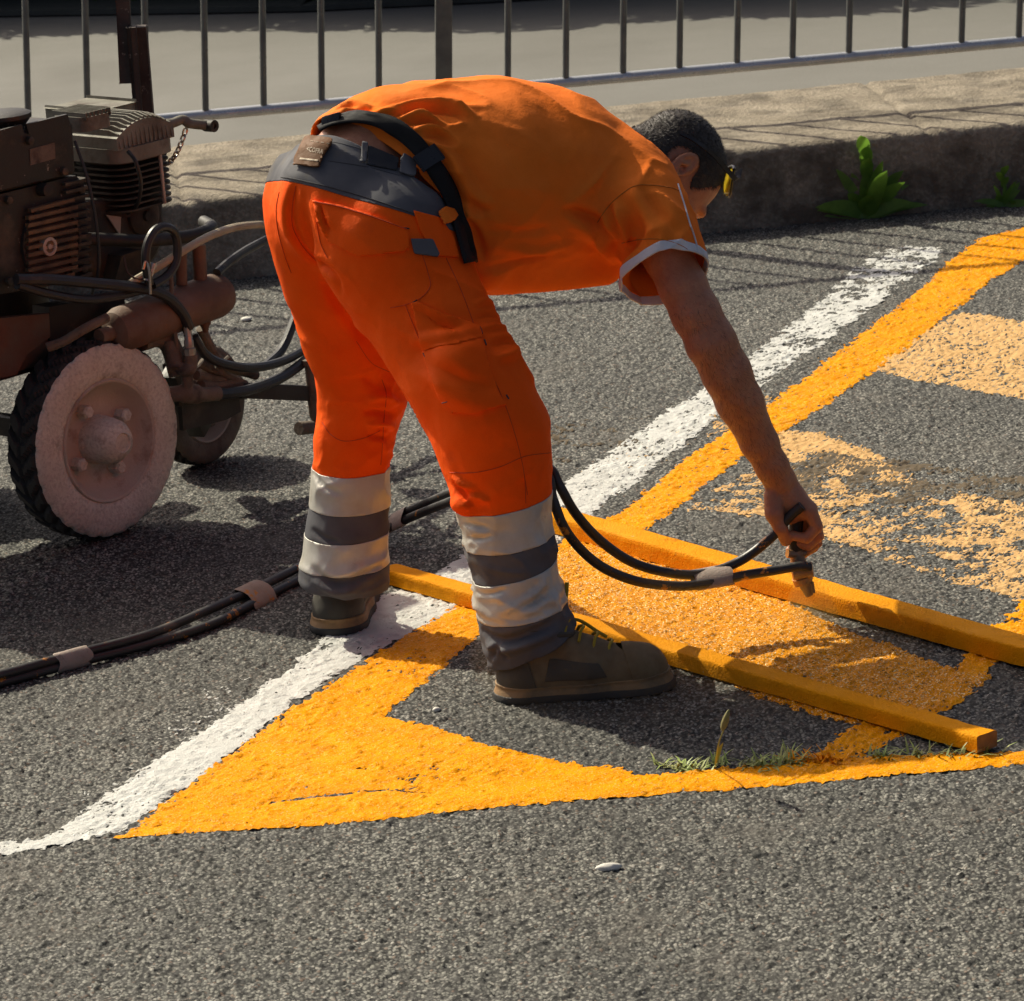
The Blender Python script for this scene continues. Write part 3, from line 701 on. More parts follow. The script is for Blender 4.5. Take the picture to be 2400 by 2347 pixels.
for a, b in ((C(850, 400, .33, 116), C(905, 395, .36, 123)), (C(800, 450, .30, 120), C(850, 400, .33, 116)), (C(765, 450, .42, 108), C(850, 400, .36, 116))): FB.cone(a[0], b[0], a[1], b[1], .03)
                                       # point of the elbow
FB.cone(P(1650, 812, .235), P(1722, 930, .235), .026, .020, .02)                                     # forearm muscle
FB.chain([C(1480, 435, .68, 60), C(1340, 560, .66, 50), C(1180, 640, .56, 42), C(1080, 660, .46, 38)], .015)   # far arm, braced on the thigh
for k in range(4): FB.chain([C(1085-4*k, 640+14*k, .46, 16), C(1040-6*k, 655+14*k, .42, 13), C(1010-4*k, 690+14*k, .40, 11)], .006)
# neck and head
FB.chain([(P(1450, 430, .52), .075), (HP(-.045, 0, -.10), .060), (HP(-.02, 0, -.03), .062)], .025)
FB.ell(HP(-.002, 0, .012), HA, (.099, .078, .088), .02)
FB.ell(HP(.030, 0, -.055), HA, (.070, .063, .085), .03)
FB.ell(HP(.038, 0, -.115), HA, (.048, .048, .036), .025)
FB.ell(HP(-.055, 0, -.05), HA, (.045, .058, .055), .03)
for s in (-1, 1):
    FB.ell(HP(.083, s*.028, -.012), HA, (.018, .028, .011), .012)                                     # brow
    FB.ell(HP(.093, s*.031, -.036), HA, (.016, .020, .012), .01, 'sub')                               # eye socket
    FB.ell(HP(.081, s*.031, -.036), HA, (.012, .0125, .012), .004)                                    # eyeball
    FB.ell(HP(.066, s*.046, -.062), HA, (.022, .020, .018), .02)                                      # cheek
FB.chain([(HP(.093, 0, -.022), .0095), (HP(.108, 0, -.050), .0105), (HP(.117, 0, -.066), .0125)], .01)
for s in (-1, 1): FB.ell(HP(.104, s*.012, -.068), HA, (.012, .008, .008), .006)
FB.cone(HP(.086, -.022, -.100), HP(.086, .022, -.100), .0075, .0075, .01); FB.cone(HP(.085, -.018, -.112), HP(.085, .018, -.112), .008, .008, .008)
FB.cone(HP(.097, -.022, -.1065), HP(.097, .022, -.1065), .0022, .0022, .004, 'sub')
for s in (-1, 1):                                                                                     # ears
    el = nrm(hl*s + hf*.10); ef = nrm(hf-.30*hu - el*.45); eu = nrm(np.cross(ef, el))*(1 if np.cross(ef, el)@hu > 0 else -1)
    ec = HP(-.034, s*.080, -.033)
    FB.ell(ec+eu*.004, [ef, el, eu], (.020, .0085, .034), .007); FB.ell(ec-eu*.024+ef*.004, [ef, el, eu], (.011, .0075, .015), .006)
    FB.ell(ec+eu*.008-ef*.003+el*.007, [ef, el, eu], (.0115, .006, .020), .003, 'sub'); FB.ell(ec-eu*.008+ef*.006+el*.006, [ef, el, eu], (.008, .008, .010), .003, 'sub')
    FB.cone(ec+eu*.010+ef*.000+el*.003, ec-eu*.006-ef*.006+el*.003, .0035, .003, .004)                # antihelix fold
# right hand, closed round the spray gun grip
hy = .295
FB.cone(P(1830, 1130, hy), P(1858, 1190, hy), .027, .031, .012, flat=([.3, -.95, 0], .8))
FB.cone(P(1850, 1165, hy), P(1893, 1196, hy-.018), .024, .019, .012); FB.cone(P(1850, 1165, hy), P(1890, 1205, hy+.03), .024, .016, .012)
for k, (dx, dy, r) in enumerate(((0, 0, .0108), (3, 20, .0110), (0, 37, .0102), (-8, 48, .0088))):
    yy = hy-.028+.0225*k
    FB.chain([(P(1900+dx, 1200+dy*.5, yy), r*1.18), (P(1915+dx, 1236+dy, yy-.004), r), (P(1890+dx, 1262+dy*.8, yy-.006), r*.95), (P(1858+dx, 1256+dy*.7, yy+.002), r*.85)], .0018)
FB.chain([(P(1815, 1165, hy-.012), .020), (P(1815, 1205, hy-.028), .0165), (P(1830, 1240, hy-.032), .0125), (P(1842, 1268, hy-.022), .0108)], .006)
FB.cone(P(1872, 1205, hy+.012), P(1880, 1240, hy+.022), .018, .016, .006)
VB, QB = FB.mesh(); VB = relax(VB, QB, 1, .4)
NB = vnormals(VB, QB); VB = VB + NB*(fbm(VB, 45, 91, 3)*.0012)[:, None]
body = obj('person', VB, QB, M_SKIN, smooth=True)
tag(body, 'worker in orange T-shirt and orange trousers bending down to spray yellow paint', 'person')

# hair: close cropped cap plus short strands
hc = VB-CH; a_, b_, c_ = hc@hf, hc@hl, hc@hu
line = np.interp(a_, [-.13, -.09, -.068, -.054, -.036, -.012, .014, .034, .056, .076, .095, .12], [-.100, -.098, -.075, -.035, .000, -.006, -.036, -.004, .048, .068, .082, .09])
line = line - .012*np.clip(np.abs(b_)/.07, 0, 1)*(a_ > .045) + .005*fbm(VB, 60, 41, 2)
ear = np.minimum.reduce([np.linalg.norm(VB-(HP(-.034, s*.084, -.033)), axis=1) for s in (-1, 1)])
near = np.minimum(.16-np.linalg.norm(hc, axis=1), np.minimum(a_*0+ (ear-.040)*1.0 + .5*np.clip(.006-np.abs(np.abs(b_)-.07), 0, 1), c_-line))
near = np.where((np.abs(b_) > .080) & (c_ < .01) & (a_ < .0), -.01, near)
Vh, Th = clip(VB, tri(QB), near); Nh = vnormals(Vh, Th)
e_ = np.clip((np.interp((Vh-CH)@hf, [-.1, .1], [.1, .1])), 0, 1)
Vh = Vh + Nh*(.0012+.0010*vnoise(Vh, 260, 5))[:, None]
rng = np.random.default_rng(3); fc = rng.integers(0, len(Th), 15000); w3 = rng.dirichlet((1, 1, 1), 15000)[:, :, None]
root = (Vh[Th[fc]]*w3).sum(1); hn = Nh[Th[fc, 0]]; flow = -hu*.5+hf*(.6) + rng.normal(size=(15000, 3))*.35; flow = flow-hn*(flow*hn).sum(1, keepdims=True)
flow = flow/np.linalg.norm(flow, axis=1, keepdims=True)*.8+hn*.42; ln = (.006+.006*rng.random(15000))[:, None]; side = np.cross(flow, hn); side = side/np.linalg.norm(side, axis=1, keepdims=True)*.0006
SV = np.stack([root-side-hn*.002, root+side-hn*.002, root+flow*ln], 1).reshape(-1, 3); ST = np.arange(45000).reshape(-1, 3)+len(Vh)
obj('hair', np.concatenate([Vh, SV]), np.concatenate([Th, ST]), M_HAIR, body, smooth=True)
for s in (-1, 1):                                                                                     # eyebrows
    k = 260; t = rng.random(k); q = np.stack([HP(.101-.018*x*x+.0015*rng.normal(), s*(.012+.036*x), -.008+.004*rng.normal()) for x in t])
    dv = hl*s*.5+hu*.3+hf*.35+rng.normal(size=(k, 3))*.25; dv /= np.linalg.norm(dv, axis=1, keepdims=True)
    sd_ = np.cross(dv, hf); sd_ = sd_/np.linalg.norm(sd_, axis=1, keepdims=True)*.0006
    obj('eyebrow', np.stack([q-sd_, q+sd_, q+dv*.010], 1).reshape(-1, 3), np.arange(3*k).reshape(-1, 3), M_HAIR, body)

# fine hair on the forearm
ad = axis_dist(VB, ARM[3:9]); pool = np.where(np.abs(ad) < .008)[0]; pk = rng.choice(pool, 2200); q = VB[pk]; qn = NB[pk]; da = nrm(ARM[8][0]-ARM[4][0])
dv = da*.8+qn*.35+rng.normal(size=(2200, 3))*.3; dv /= np.linalg.norm(dv, axis=1, keepdims=True); sd_ = np.cross(dv, qn); sd_ = sd_/np.maximum(np.linalg.norm(sd_, axis=1, keepdims=True), 1e-6)*.00022
obj('arm_hair', np.stack([q-sd_, q+sd_, q+dv*(.008+.007*rng.random(2200))[:, None]], 1).reshape(-1, 3), np.arange(6600).reshape(-1, 3), M_HAIR, body)['kind'] = 'stuff'

# ---------------------------------------------------------------- trouser parts
f_or = np.minimum(-B_[0], np.minimum(-yoke, -topd))
def part(name, f, m, parent, off=0.0, thick=.0025, V=None, T=None, N=None):
    V = VT if V is None else V; T = TT if T is None else T; N = NT if N is None else N
    v, t = clip(V + N*off, T, f); o = obj(name, v, t, m, parent, smooth=True)
    if thick:
        sm = o.modifiers.new('cloth', 'SOLIDIFY'); sm.thickness = thick; sm.offset = -1
    return o
trousers = part('trousers', f_or, M_ORANGE, body)
trousers['label'] = 'high visibility orange work trousers'
tag(part('waist_yoke', np.minimum(yoke, -topd), M_GREY, trousers, .0008), 'dark grey waist panel of the trousers')
for sel, leg in ((isR, R_LEG), (~isR, L_LEG)):
    sg = np.where(sel, 1.0, -1.0)*.05
    part('reflective_band', np.minimum.reduce([B_[0], -B_[1], sg]), M_REFL, trousers, .0012)
    part('grey_band', np.minimum.reduce([B_[1], -B_[2], sg]), M_GREY, trousers, 0)
    part('reflective_band', np.minimum.reduce([B_[2], -B_[3], sg]), M_REFL, trousers, .0012)
    hem = leg_plane((1165, 1548), (1345, 1464), .0) if sel is isR else leg_plane((725, 1366), (900, 1368), .45)
    hem = -(hem+.005*fbm(VT, 22, 55, 2))
    part('trouser_cuff', np.minimum.reduce([B_[3], hem, sg]), M_GREY, trousers, 0)
# ---------------------------------------------------------------- shirt
TOR = [C(845, 397, .37, 142), C(905, 388, .38, 168), C(1000, 404, .40, 204), C(1150, 420, .43, 236), C(1285, 432, .46, 216), C(1390, 450, .49, 172)]
SLV = [C(1455, 460, .42, 132), C(1500, 500, .36, 108), C(1534, 565, .31, 98), C(1552, 630, .285, 96), C(1578, 710, .27, 96)]
FAR = [C(1432, 440, .54, 125), C(1468, 425, .66, 105), C(1455, 500, .69, 95), C(1400, 560, .69, 88)]
lo_, hi_ = box_of([TOR, SLV, FAR], .06)
FS = Field(lo_, hi_, .0046)
for (p, r), (q, r2) in zip(TOR[:-1], TOR[1:]): FS.cone(p, q, r, r2, .03, flat=(lat, 1.05))
FS.chain([TOR[-1], SLV[0]], .03); FS.chain(SLV, .03); FS.chain([TOR[-1], FAR[0]], .03); FS.chain(FAR, .035)
FS.cone(P(1415, 378, .55), P(1495, 396, .56), .078, .052, .03)                       # yoke rising to the collar
FS.cone(P(1420, 640, .42), P(1160, 648, .36), .02, .03, .06)                         # belly cloth hanging
FS.cone(P(1060, 560, .30), P(1120, 640, .30), .03, .03, .05)
FS.cone(P(1482, 560, .26), P(1440, 640, .32), .020, .014, .045, 'sub')                # armpit fold
VS, QS = FS.mesh(); VS = relax(VS, QS, 2); NS = vnormals(VS, QS)
# drape: diagonal pulls from the waist strap towards the back, softer ones at the armpit
w_w = np.exp(-(np.linalg.norm(VS-P(900, 300, .3), axis=1)/.16)**2); w_a = np.exp(-(np.linalg.norm(VS-P(1430, 540, .3), axis=1)/.15)**2); w_s = np.exp(-(np.linalg.norm(VS-P(1080, 520, .25), axis=1)/.17)**2)
w_v = np.exp(-(np.linalg.norm(VS-P(1550, 540, .3), axis=1)/.10)**2)
pull = nrm(P(1050, 330, .22)-P(850, 290, .3)); pull2 = nrm(P(1150, 640, .25)-P(1040, 470, .25)); pull3 = nrm(P(1560, 480, .28)-P(1400, 640, .3)); pull4 = nrm(P(1600, 600, .28)-P(1520, 470, .3))
disp = w_w*folds(VS, NS, stretch(pull, .16), 32, .011, 3, 1.3) + w_s*folds(VS, NS, stretch(pull2, .2), 24, .007, 9) + w_a*folds(VS, NS, stretch(pull3, .18), 22, .010, 15, 1.6) + w_v*folds(VS, NS, stretch(pull4, .2), 24, .003, 21)
disp += fbm(VS, 7, 27, 3)*.006 + folds(VS, NS, stretch(nrm(P(1400, 500, .3)-P(1100, 400, .25)), .3), 11, .0035, 33)
sk1 = Skin(VS, tri(QS))
for pts, w, a in (([(890, 262), (980, 243), (1064, 251), (1120, 284)], .009, .012), ([(900, 280), (985, 258), (1055, 265), (1100, 290)], .008, -.009), ([(927, 282), (990, 274), (1038, 297)], .007, .010), ([(940, 298), (1000, 287), (1040, 305)], .006, -.007), ([(969, 310), (1012, 301), (1045, 316)], .006, .008), ([(985, 325), (1025, 318), (1050, 330)], .006, -.006),
                  ([(1001, 338), (1049, 364), (1086, 417), (1117, 460), (1160, 481)], .011, .012), ([(1030, 380), (1062, 420), (1095, 475), (1140, 500)], .010, -.009), ([(1060, 400), (1092, 462), (1107, 515)], .009, .009), ([(1075, 520), (1100, 560), (1112, 600)], .009, .010), ([(1095, 510), (1120, 560), (1135, 610)], .008, -.009),
                  ([(1313, 488), (1403, 521), (1456, 606)], .010, -.013), ([(1330, 520), (1400, 560), (1440, 620)], .012, .009), ([(1478, 447), (1510, 500), (1536, 553)], .012, .007), ([(1500, 440), (1545, 490), (1590, 550)], .010, -.006), ([(1440, 470), (1460, 520), (1470, 575)], .010, .008), ([(1425, 480), (1445, 530), (1458, 590)], .008, -.009),
                  ([(784, 264), (831, 243), (874, 253)], .008, .010), ([(790, 285), (840, 262), (890, 268)], .007, -.009), ([(1140, 540), (1220, 545), (1300, 530)], .012, -.005), ([(1150, 580), (1260, 590), (1350, 570)], .013, .006), ([(1120, 630), (1200, 618), (1290, 600)], .010, -.006)):
    disp = disp + crease(VS, NS, sk1, pts, w, a)
VS = VS + NS*disp[:, None]
TS = tri(QS); SH = Skin(VS, TS)
# hems
hem = fit_plane(SH, [(850, 294), (895, 345), (940, 375), (990, 412), (1015, 455), (1045, 500), (1070, 570), (1105, 640)], VS, P(760, 380, .3))
hem = hem + .006*fbm(VS, 11, 44, 2) + .010*np.exp(-(np.linalg.norm(VS-P(1030, 480, .25), axis=1)/.03)**2)
a0, r0 = SLV[1]; a1, r1 = SLV[3]; ax_s = nrm(a1-a0)
cuff_n = nrm(ax_s*.9 + np.array([-.05, -.08, .0])); cuff_c = P(1554, 660, .285)
slv = (VS-cuff_c)@cuff_n                                                              # positive beyond the sleeve end
slv = np.where(np.linalg.norm(VS-cuff_c, axis=1) < .16, slv, -.1)
slv2 = np.where(np.linalg.norm(VS-FAR[3][0], axis=1) < .12, (VS-FAR[3][0])@nrm(FAR[3][0]-FAR[2][0])+.02, -.1)
neck_c = HP(-.055, 0, -.125); nk = nrm(hf*.25+hu); collar = (VS-neck_c)@nk
collar = np.where(np.linalg.norm(VS-neck_c, axis=1) < .14, collar, -.1)
f_s = np.minimum.reduce([-hem, -slv, -slv2, -collar])
shirt = part('shirt', np.minimum(f_s, np.where(slv > -.1, -(slv+.016), .1)), M_SHIRT, body, 0, .003, VS, TS, NS)
SH = Skin(*clip(VS, TS, f_s))
shirt['label'] = 'short sleeved orange cotton T-shirt'
tag(part('sleeve_trim', np.minimum.reduce([slv+.016, -slv, np.where(slv > -.09, .1, -.1)]), M_TRIM, shirt, .001, .003, VS, TS, NS), 'white ribbed band on the sleeve end')

# ---------------------------------------------------------------- details laid on the cloth
def pick(px, py, skins=None, off=.0):
    best = None
    for s in (skins or (SH, TR)):
        h = s.hit(px, py)
        if h is not None and (best is None or (h[0]-CAM)@fw < (best[0]-CAM)@fw): best = h
    return None if best is None else best[0]+best[1]*off
def seam(name, pts, r, m, parent, skins, off=.0006, n=7, dash=None):
    q = [pick(*p, skins, off) for p in spline([np.array(p, float) for p in pts], n)]; q = [x for x in q if x is not None]
    if len(q) < 2: return None
    ok = [q[0]]
    for x in q[1:]:
        if np.linalg.norm(x-ok[-1]) < .05: ok.append(x)
    mb = MB()
    if dash:
        for i in range(0, len(ok)-1, 2): mb.tube(ok[i:i+2], r, 5)
    else: mb.tube(ok, r, 6)
    return mb.build(name, m, parent)
def patch(name, poly, m, parent, skins, off=.002, thick=.002, step=5, jitter=0):
    xs_ = [p[0] for p in poly]; ys_ = [p[1] for p in poly]
    X, Y, Q = grid_mesh(np.arange(min(xs_)-step, max(xs_)+step*2, step), np.arange(min(ys_)-step, max(ys_)+step*2, step))
    f = poly_sd(X, Y, poly); H = [pick(x, y, skins, off) if ff > -step*2 else None for x, y, ff in zip(X, Y, f)]
    bad = np.array([h is None for h in H]); V = np.array([np.zeros(3) if h is None else h for h in H]); T = tri(Q)[:, ::-1]; T = T[~bad[T].any(1)]
    v, t = clip(V, T, f*.001); o = obj(name, v, t, m, parent, smooth=True)
    e = v[t]; keep = np.linalg.norm(e-np.roll(e, 1, 1), axis=2).max(1) < .06
    sm = o.modifiers.new('thick', 'SOLIDIFY'); sm.thickness = thick; sm.offset = -1; return o
T_ = (TR,); S_k = (SH,)
yk = next(c for c in trousers.children if c.name.startswith('waist_yoke'))
# back pocket, side pockets, knee panels
bp = patch('back_pocket', [(736, 470), (800, 482), (880, 508), (955, 535), (958, 580), (948, 590), (840, 601), (770, 565), (745, 520)], M_ORANGE, trousers, T_, .0042, .004)
seam('stitching', [(738, 473), (800, 486), (880, 511), (953, 538)], .0010, M_SEAM_O, bp, (Skin(*(lambda m: (np.array([v.co for v in m.vertices]), np.array([p.vertices[:] for p in m.polygons])))(bp.data)),), .0008)
patch('pocket_tab', [(962, 561), (1012, 562), (1028, 598), (1025, 604), (970, 596)], M_GREY, trousers, T_, .0045, .003)
patch('side_pocket', [(968, 495), (1030, 512), (1060, 555), (1075, 605), (1020, 600), (985, 545)], M_ORANGE, trousers, T_, .0036, .0035)
cg = patch('cargo_pocket', [(992, 822), (1060, 812), (1128, 795), (1142, 850), (1170, 930), (1186, 950), (1110, 968), (1062, 965), (1038, 945), (1010, 880)], M_ORANGE, trousers, T_, .0048, .0045)
patch('pocket_flap', [(965, 712), (980, 708), (1050, 740), (1120, 768), (1128, 796), (1060, 812), (992, 820)], M_ORANGE, trousers, T_, .0060, .0045)
for pts, r in (([(694, 436), (686, 480), (684, 520), (692, 548), (715, 585), (745, 615), (785, 648)], .0007), ([(655, 450), (648, 490), (652, 540), (668, 600), (683, 640)], .0008),
               ([(990, 598), (1003, 640), (1008, 672), (985, 700), (950, 715), (915, 722)], .0007), ([(742, 520), (752, 570), (768, 605)], .0007), ([(1045, 605), (1080, 680), (1110, 760), (1140, 850), (1180, 940), (1210, 1030), (1228, 1110), (1232, 1180)], .0007),
               ([(1055, 1108), (1110, 1108), (1170, 1095), (1230, 1070), (1288, 1062)], .0008), ([(950, 715), (985, 800), (1030, 900), (1040, 940)], .0006),
               ([(755, 990), (775, 1018), (805, 1034), (850, 1028), (890, 1010)], .0007), ([(895, 890), (905, 925), (900, 980), (895, 1060), (892, 1090)], .0007), ([(835, 800), (870, 850), (912, 872)], .0006),
               ([(1228, 1110), (1236, 1160)], .0007)):
    seam('stitching', pts, r, M_SEAM_O, trousers, T_)
for p_, q_ in (((968, 712), (978, 705)), ((1123, 770), (1127, 785)), ((1133, 800), (1137, 812)), ((996, 828), (1000, 838)), ((1040, 943), (1052, 938)), ((1184, 928), (1190, 938)), ((945, 536), (958, 538))):
    seam('bartack', [p_, q_], .0014, M_BUCKLE, trousers, T_, .004, 3)
seam('stitching', [(660, 416), (700, 422), (800, 447), (900, 478), (1005, 514)], .0011, M_SEAM_G, yk, T_, .0014)
seam('stitching', [(770, 378), (850, 390), (935, 412)], .0008, M_SEAM_G, yk, T_, .0007)
seam('stitching', [(742, 330), (800, 338), (865, 358), (930, 392)], .0008, M_SEAM_G, yk, T_, .0007)
patch('belt_loop', [(848, 335), (862, 338), (856, 384), (844, 380)], M_GREY, yk, T_, .006, .003)
patch('belt_loop', [(942, 362), (978, 384), (968, 418), (934, 408)], M_GREY, yk, T_, .007, .004)
patch('elastic_gather', [(862, 342), (935, 372), (930, 402), (858, 388)], M_BUCKLE, yk, T_, .0035, .003)
# leather maker's patch
M_LEATHER = mat('brown_leather', (.15, .068, .026), (.12, .052, .02), 30, .7, spec=.2, bscale=250, bump=.4)
lp = patch('leather_patch', [(722, 328), (735, 325), (782, 333), (778, 345), (762, 368), (750, 396), (740, 397), (694, 390), (698, 372), (712, 345)], M_LEATHER, trousers, T_, .009, .003)
LPm = lp.data; LS = Skin(np.array([v.co for v in LPm.vertices]), np.array([p.vertices[:] for p in LPm.polygons]))
M_PRINT = mat('pale_print', (.62, .50, .36), None, 60, .7, bump=0)
cu = bpy.data.curves.new('lettering', 'FONT'); cu.body = '<COFRA'; cu.size = 1.0; cu.align_x = 'CENTER'; cu.align_y = 'CENTER'; cu.offset = .012; cu.resolution_u = 2
to = bpy.data.objects.new('lettering_src', cu); col.objects.link(to); bpy.context.view_layer.update()
tm = bpy.data.meshes.new_from_object(to.evaluated_get(bpy.context.evaluated_depsgraph_get())); bpy.data.objects.remove(to)
tv = np.array([v.co for v in tm.vertices]); wd = tv[:, 0].max()-tv[:, 0].min(); ex = np.array([38., 7.0]); ey = np.array([4.0, -17.0])*wd/3.6*.9
out = []
for v in tv:
    q = np.array([738., 353.])+ex*(v[0]/wd)+ey*(v[1]*.95); h = pick(q[0], q[1], (LS,), .0006); out.append(h if h is not None else pick(740, 352, (LS,), .0006))
obj('lettering', np.array(out), [list(p.vertices) for p in tm.polygons], M_PRINT, lp)
patch('printed_strip', [(704, 370), (747, 375), (745, 379), (702, 374)], M_PRINT, lp, (LS,), .0006, .0004, 2)
seam('stitching', [(728, 331), (778, 338)], .0006, M_PRINT, lp, (LS,), .0006, 8, True); seam('stitching', [(698, 386), (745, 392)], .0006, M_PRINT, lp, (LS,), .0006, 8, True)
# shirt seams
for pts in ([(1040, 500), (1120, 506), (1220, 498), (1300, 489), (1350, 496), (1400, 522), (1440, 590)], [(1400, 522), (1430, 480), (1480, 440), (1520, 434), (1570, 440), (1592, 448)], [(1108, 640), (1200, 632), (1300, 610)],
            [(1458, 570), (1500, 562), (1550, 562), (1600, 578), (1632, 606)]):
    seam('stitching', pts, .0009, M_SEAM_S, shirt, S_k, .0004)
# white placket edge on the shoulder front
seam('neck_piping', [(1588, 432), (1600, 470), (1615, 520), (1628, 560), (1638, 600)], .0016, M_TRIM, shirt, S_k, .001)

# ---------------------------------------------------------------- waist strap
path = spline([np.array(p, float) for p in ((748, 302), (780, 286), (830, 278), (880, 283), (930, 304), (975, 338), (1010, 380), (1040, 430), (1065, 490), (1083, 550), (1100, 618))], 6)
mb = MB(); rows = []; V = []; 
for i, p in enumerate(path):
    t = path[min(i+1, len(path)-1)]-path[max(i-1, 0)]; t /= np.linalg.norm(t); nn_ = np.array([-t[1], t[0]])
    wpx = np.interp(i/(len(path)-1), [0, .25, .5, 1], [12, 15, 22, 17])
    c_ = pick(*p, (SH, TR), .0); 
    row = []
    for k in range(5):
        u = (k-2)/2; h = pick(*(p+nn_*wpx*u), (SH, TR), .004); row.append(h if h is not None else c_)
    rows.append(row)
rows = np.array(rows); 
for _ in range(4): rows[1:-1] = (rows[:-2]+2*rows[1:-1]+rows[2:])/4
rows += -fw*.004
m_, k_ = rows.shape[:2]; V = rows.reshape(-1, 3); _, _, Q = grid_mesh(np.arange(k_), np.arange(m_))
strap = obj('waist_strap', V, Q, M_WEB, body, smooth=True); sm = strap.modifiers.new('thick', 'SOLIDIFY'); sm.thickness = .003; sm.offset = 1
strap['label'] = 'black webbing strap round the waist'
def on(px, py, off): 
    return pick(px, py, (SH, TR), off)
b0 = on(768, 294, .008); b1 = on(795, 286, .008); MB().box((b0+b1)/2, [b1-b0, up, np.cross(b1-b0, up)], [np.linalg.norm(b1-b0)*.75, .010, .006], .003).build('buckle', M_BUCKLE, strap)
i = int(len(rows)*.58); c_ = rows[i, 2]; d_ = nrm(rows[i+1, 2]-rows[i-1, 2]); w_ = nrm(rows[i, 4]-rows[i, 0]); MB().box(c_-fw*.003, [d_, w_, np.cross(d_, w_)], [.014, .021, .005], .002).build('slider', M_BUCKLE, strap)
patch('pull_tab', [(1020, 500), (1035, 490), (1055, 495), (1064, 510), (1058, 522), (1035, 530)], M_SHIRT, strap, (SH, TR), .010, .004)
# ---------------------------------------------------------------- shoes
M_SUEDE = mat('olive_suede', (.19, .14, .075), (.14, .10, .055), 25, .9, bscale=600, bump=.5, bdist=.001, dirt=(.20, .15, .085), dscale=20, dlo=.55, dhi=.75)
M_PANEL = mat('dark_shoe_panel', (.05, .046, .036), (.065, .058, .045), 30, .7, bscale=500, bump=.4, bdist=.001, dirt=(.10, .08, .05), dscale=18, dlo=.58, dhi=.8)
M_SOLE = mat('tan_rubber_sole', (.30, .175, .075), (.24, .14, .06), 20, .7, bscale=250, bump=.3, dirt=(.10, .08, .05), dscale=12, dlo=.5, dhi=.7)
M_OUT = mat('black_rubber', (.020, .020, .020), (.035, .033, .03), 25, .7, bscale=200, bump=.4)
M_LACE = mat('yellow_lace', (.42, .30, .02), (.34, .24, .02), 40, .8, bscale=700, bump=.5)
def shoe(heel, fwd, tilt, label, length=.295):
    f = nrm([fwd[0], fwd[1], 0]); r = np.array([f[1], -f[0], 0]); z = np.array([0, 0, 1.0])
    def S(a, b, c): return np.asarray(heel)+f*a*length/.295+r*b+z*c
    lo = np.min([S(-.05, -.09, 0), S(.35, .09, .2), S(-.05, .09, 0), S(.35, -.09, 0)], 0)-.02; hi = np.max([S(-.05, -.09, .2), S(.35, .09, .2), S(-.05, .09, .2), S(.35, -.09, .2)], 0)+.02; lo[2] = -.01
    Fd = Field(lo, hi, .003)
    Fd.cone(S(.045, 0, .045), S(.06, 0, .11), .040, .042, .02); Fd.cone(S(.05, 0, .04), S(.15, .005, .045), .042, .046, .02); Fd.cone(S(.15, .005, .045), S(.235, .002, .036), .046, .042, .02)
    Fd.cone(S(.235, .006, .036), S(.255, -.004, .034), .042, .036, .02); Fd.cone(S(.075, 0, .105), S(.16, 0, .068), .036, .030, .02); Fd.cone(S(.04, 0, .03), S(.25, 0, .022), .040, .040, .02)
    V, Q = Fd.mesh(); V = relax(V, Q, 2); N = vnormals(V, Q)
    V = V+N*(fbm(V, 26, 12, 3)*.0022)[:, None]
    lx = (V-S(0, 0, 0))@f*.295/length; lz = V[:, 2]; ly = (V-S(0, 0, 0))@r
    T = tri(Q); zs = .026+.004*np.clip((lx-.2)/.08, 0, 1)+.003*np.clip((.05-lx)/.05, 0, 1)
    sock = .128 - np.clip((lx-.09), 0, 1)*.55
    v, t = clip(V, T, np.minimum(lz-zs, sock-lz+.02)); up_ = obj('shoe', v, t, M_SUEDE, body, smooth=True); up_['label'] = label
    def pc(name, fsc, m, off):
        v, t = clip(V+N*off, T, fsc)
        if len(t) == 0: return
        o = obj(name, v, t, m, up_, smooth=True); sm = o.modifiers.new('thick', 'SOLIDIFY'); sm.thickness = .0025; sm.offset = -1; return o
    pc('heel_panel', np.minimum.reduce([.055-lx-.25*(lz-.06), lz-zs, .125-lz]), M_PANEL, .0018)
    for sg_ in (1, -1): pc('side_panel', np.minimum.reduce([ly*sg_-.004, lx-.075-.3*(lz-.03), .19-lx-.5*(lz-.03), lz-zs-.012, .075-lz-.15*(lx-.1)]), M_SOLE if False else M_PANEL, .0012)
    pc('toe_cap', np.minimum.reduce([lx-.225+.25*(lz-.05), lz-zs]), M_SUEDE, .0018)
    # midsole and outsole follow the footprint, slightly proud
    for nm, z0, z1, m, off in (('midsole', .012, .031, M_SOLE, .0045), ('outsole', .0015, .0145, M_OUT, .0055)):
        zz = zs+.002 if nm == 'midsole' else np.full(len(V), z1)
        Nf = N.copy(); Nf[:, 2] = 0; Nf /= np.maximum(np.linalg.norm(Nf, axis=1, keepdims=True), .3)
        Vp = V+Nf*off; Vp = Vp+Nf*(np.clip(.024-lz, 0, .03)*.75)[:, None]
        v, t = clip(Vp, T, np.minimum(lz-z0, zz-lz)); o = obj(nm, v, t, m, up_, smooth=True); sm = o.modifiers.new('thick', 'SOLIDIFY'); sm.thickness = .008; sm.offset = -1
    ring = MB(); q = [S(.02+.115*i/8, -.034, .128-.0045*i) for i in range(9)]
    mb = MB(); rr = spline([S(.012, 0, .135), S(.03, -.034, .132), S(.07, -.044, .128), S(.11, -.036, .118), S(.135, 0, .108), S(.11, .036, .118), S(.07, .044, .128), S(.03, .034, .132), S(.012, 0, .135)], 5)
    mb.tube(rr, .006, 8); mb.build('collar', M_PANEL, up_)
    lace = MB()
    for i in range(4):
        a = .118+.024*i; zc = .128-.0150*i; lace.tube(spline([S(a, -.030, zc-.012), S(a+.006, -.015, zc+.003), S(a+.012, 0, zc+.006), S(a+.006, .015, zc+.003), S(a, .030, zc-.012)], 4), .0028, 6)
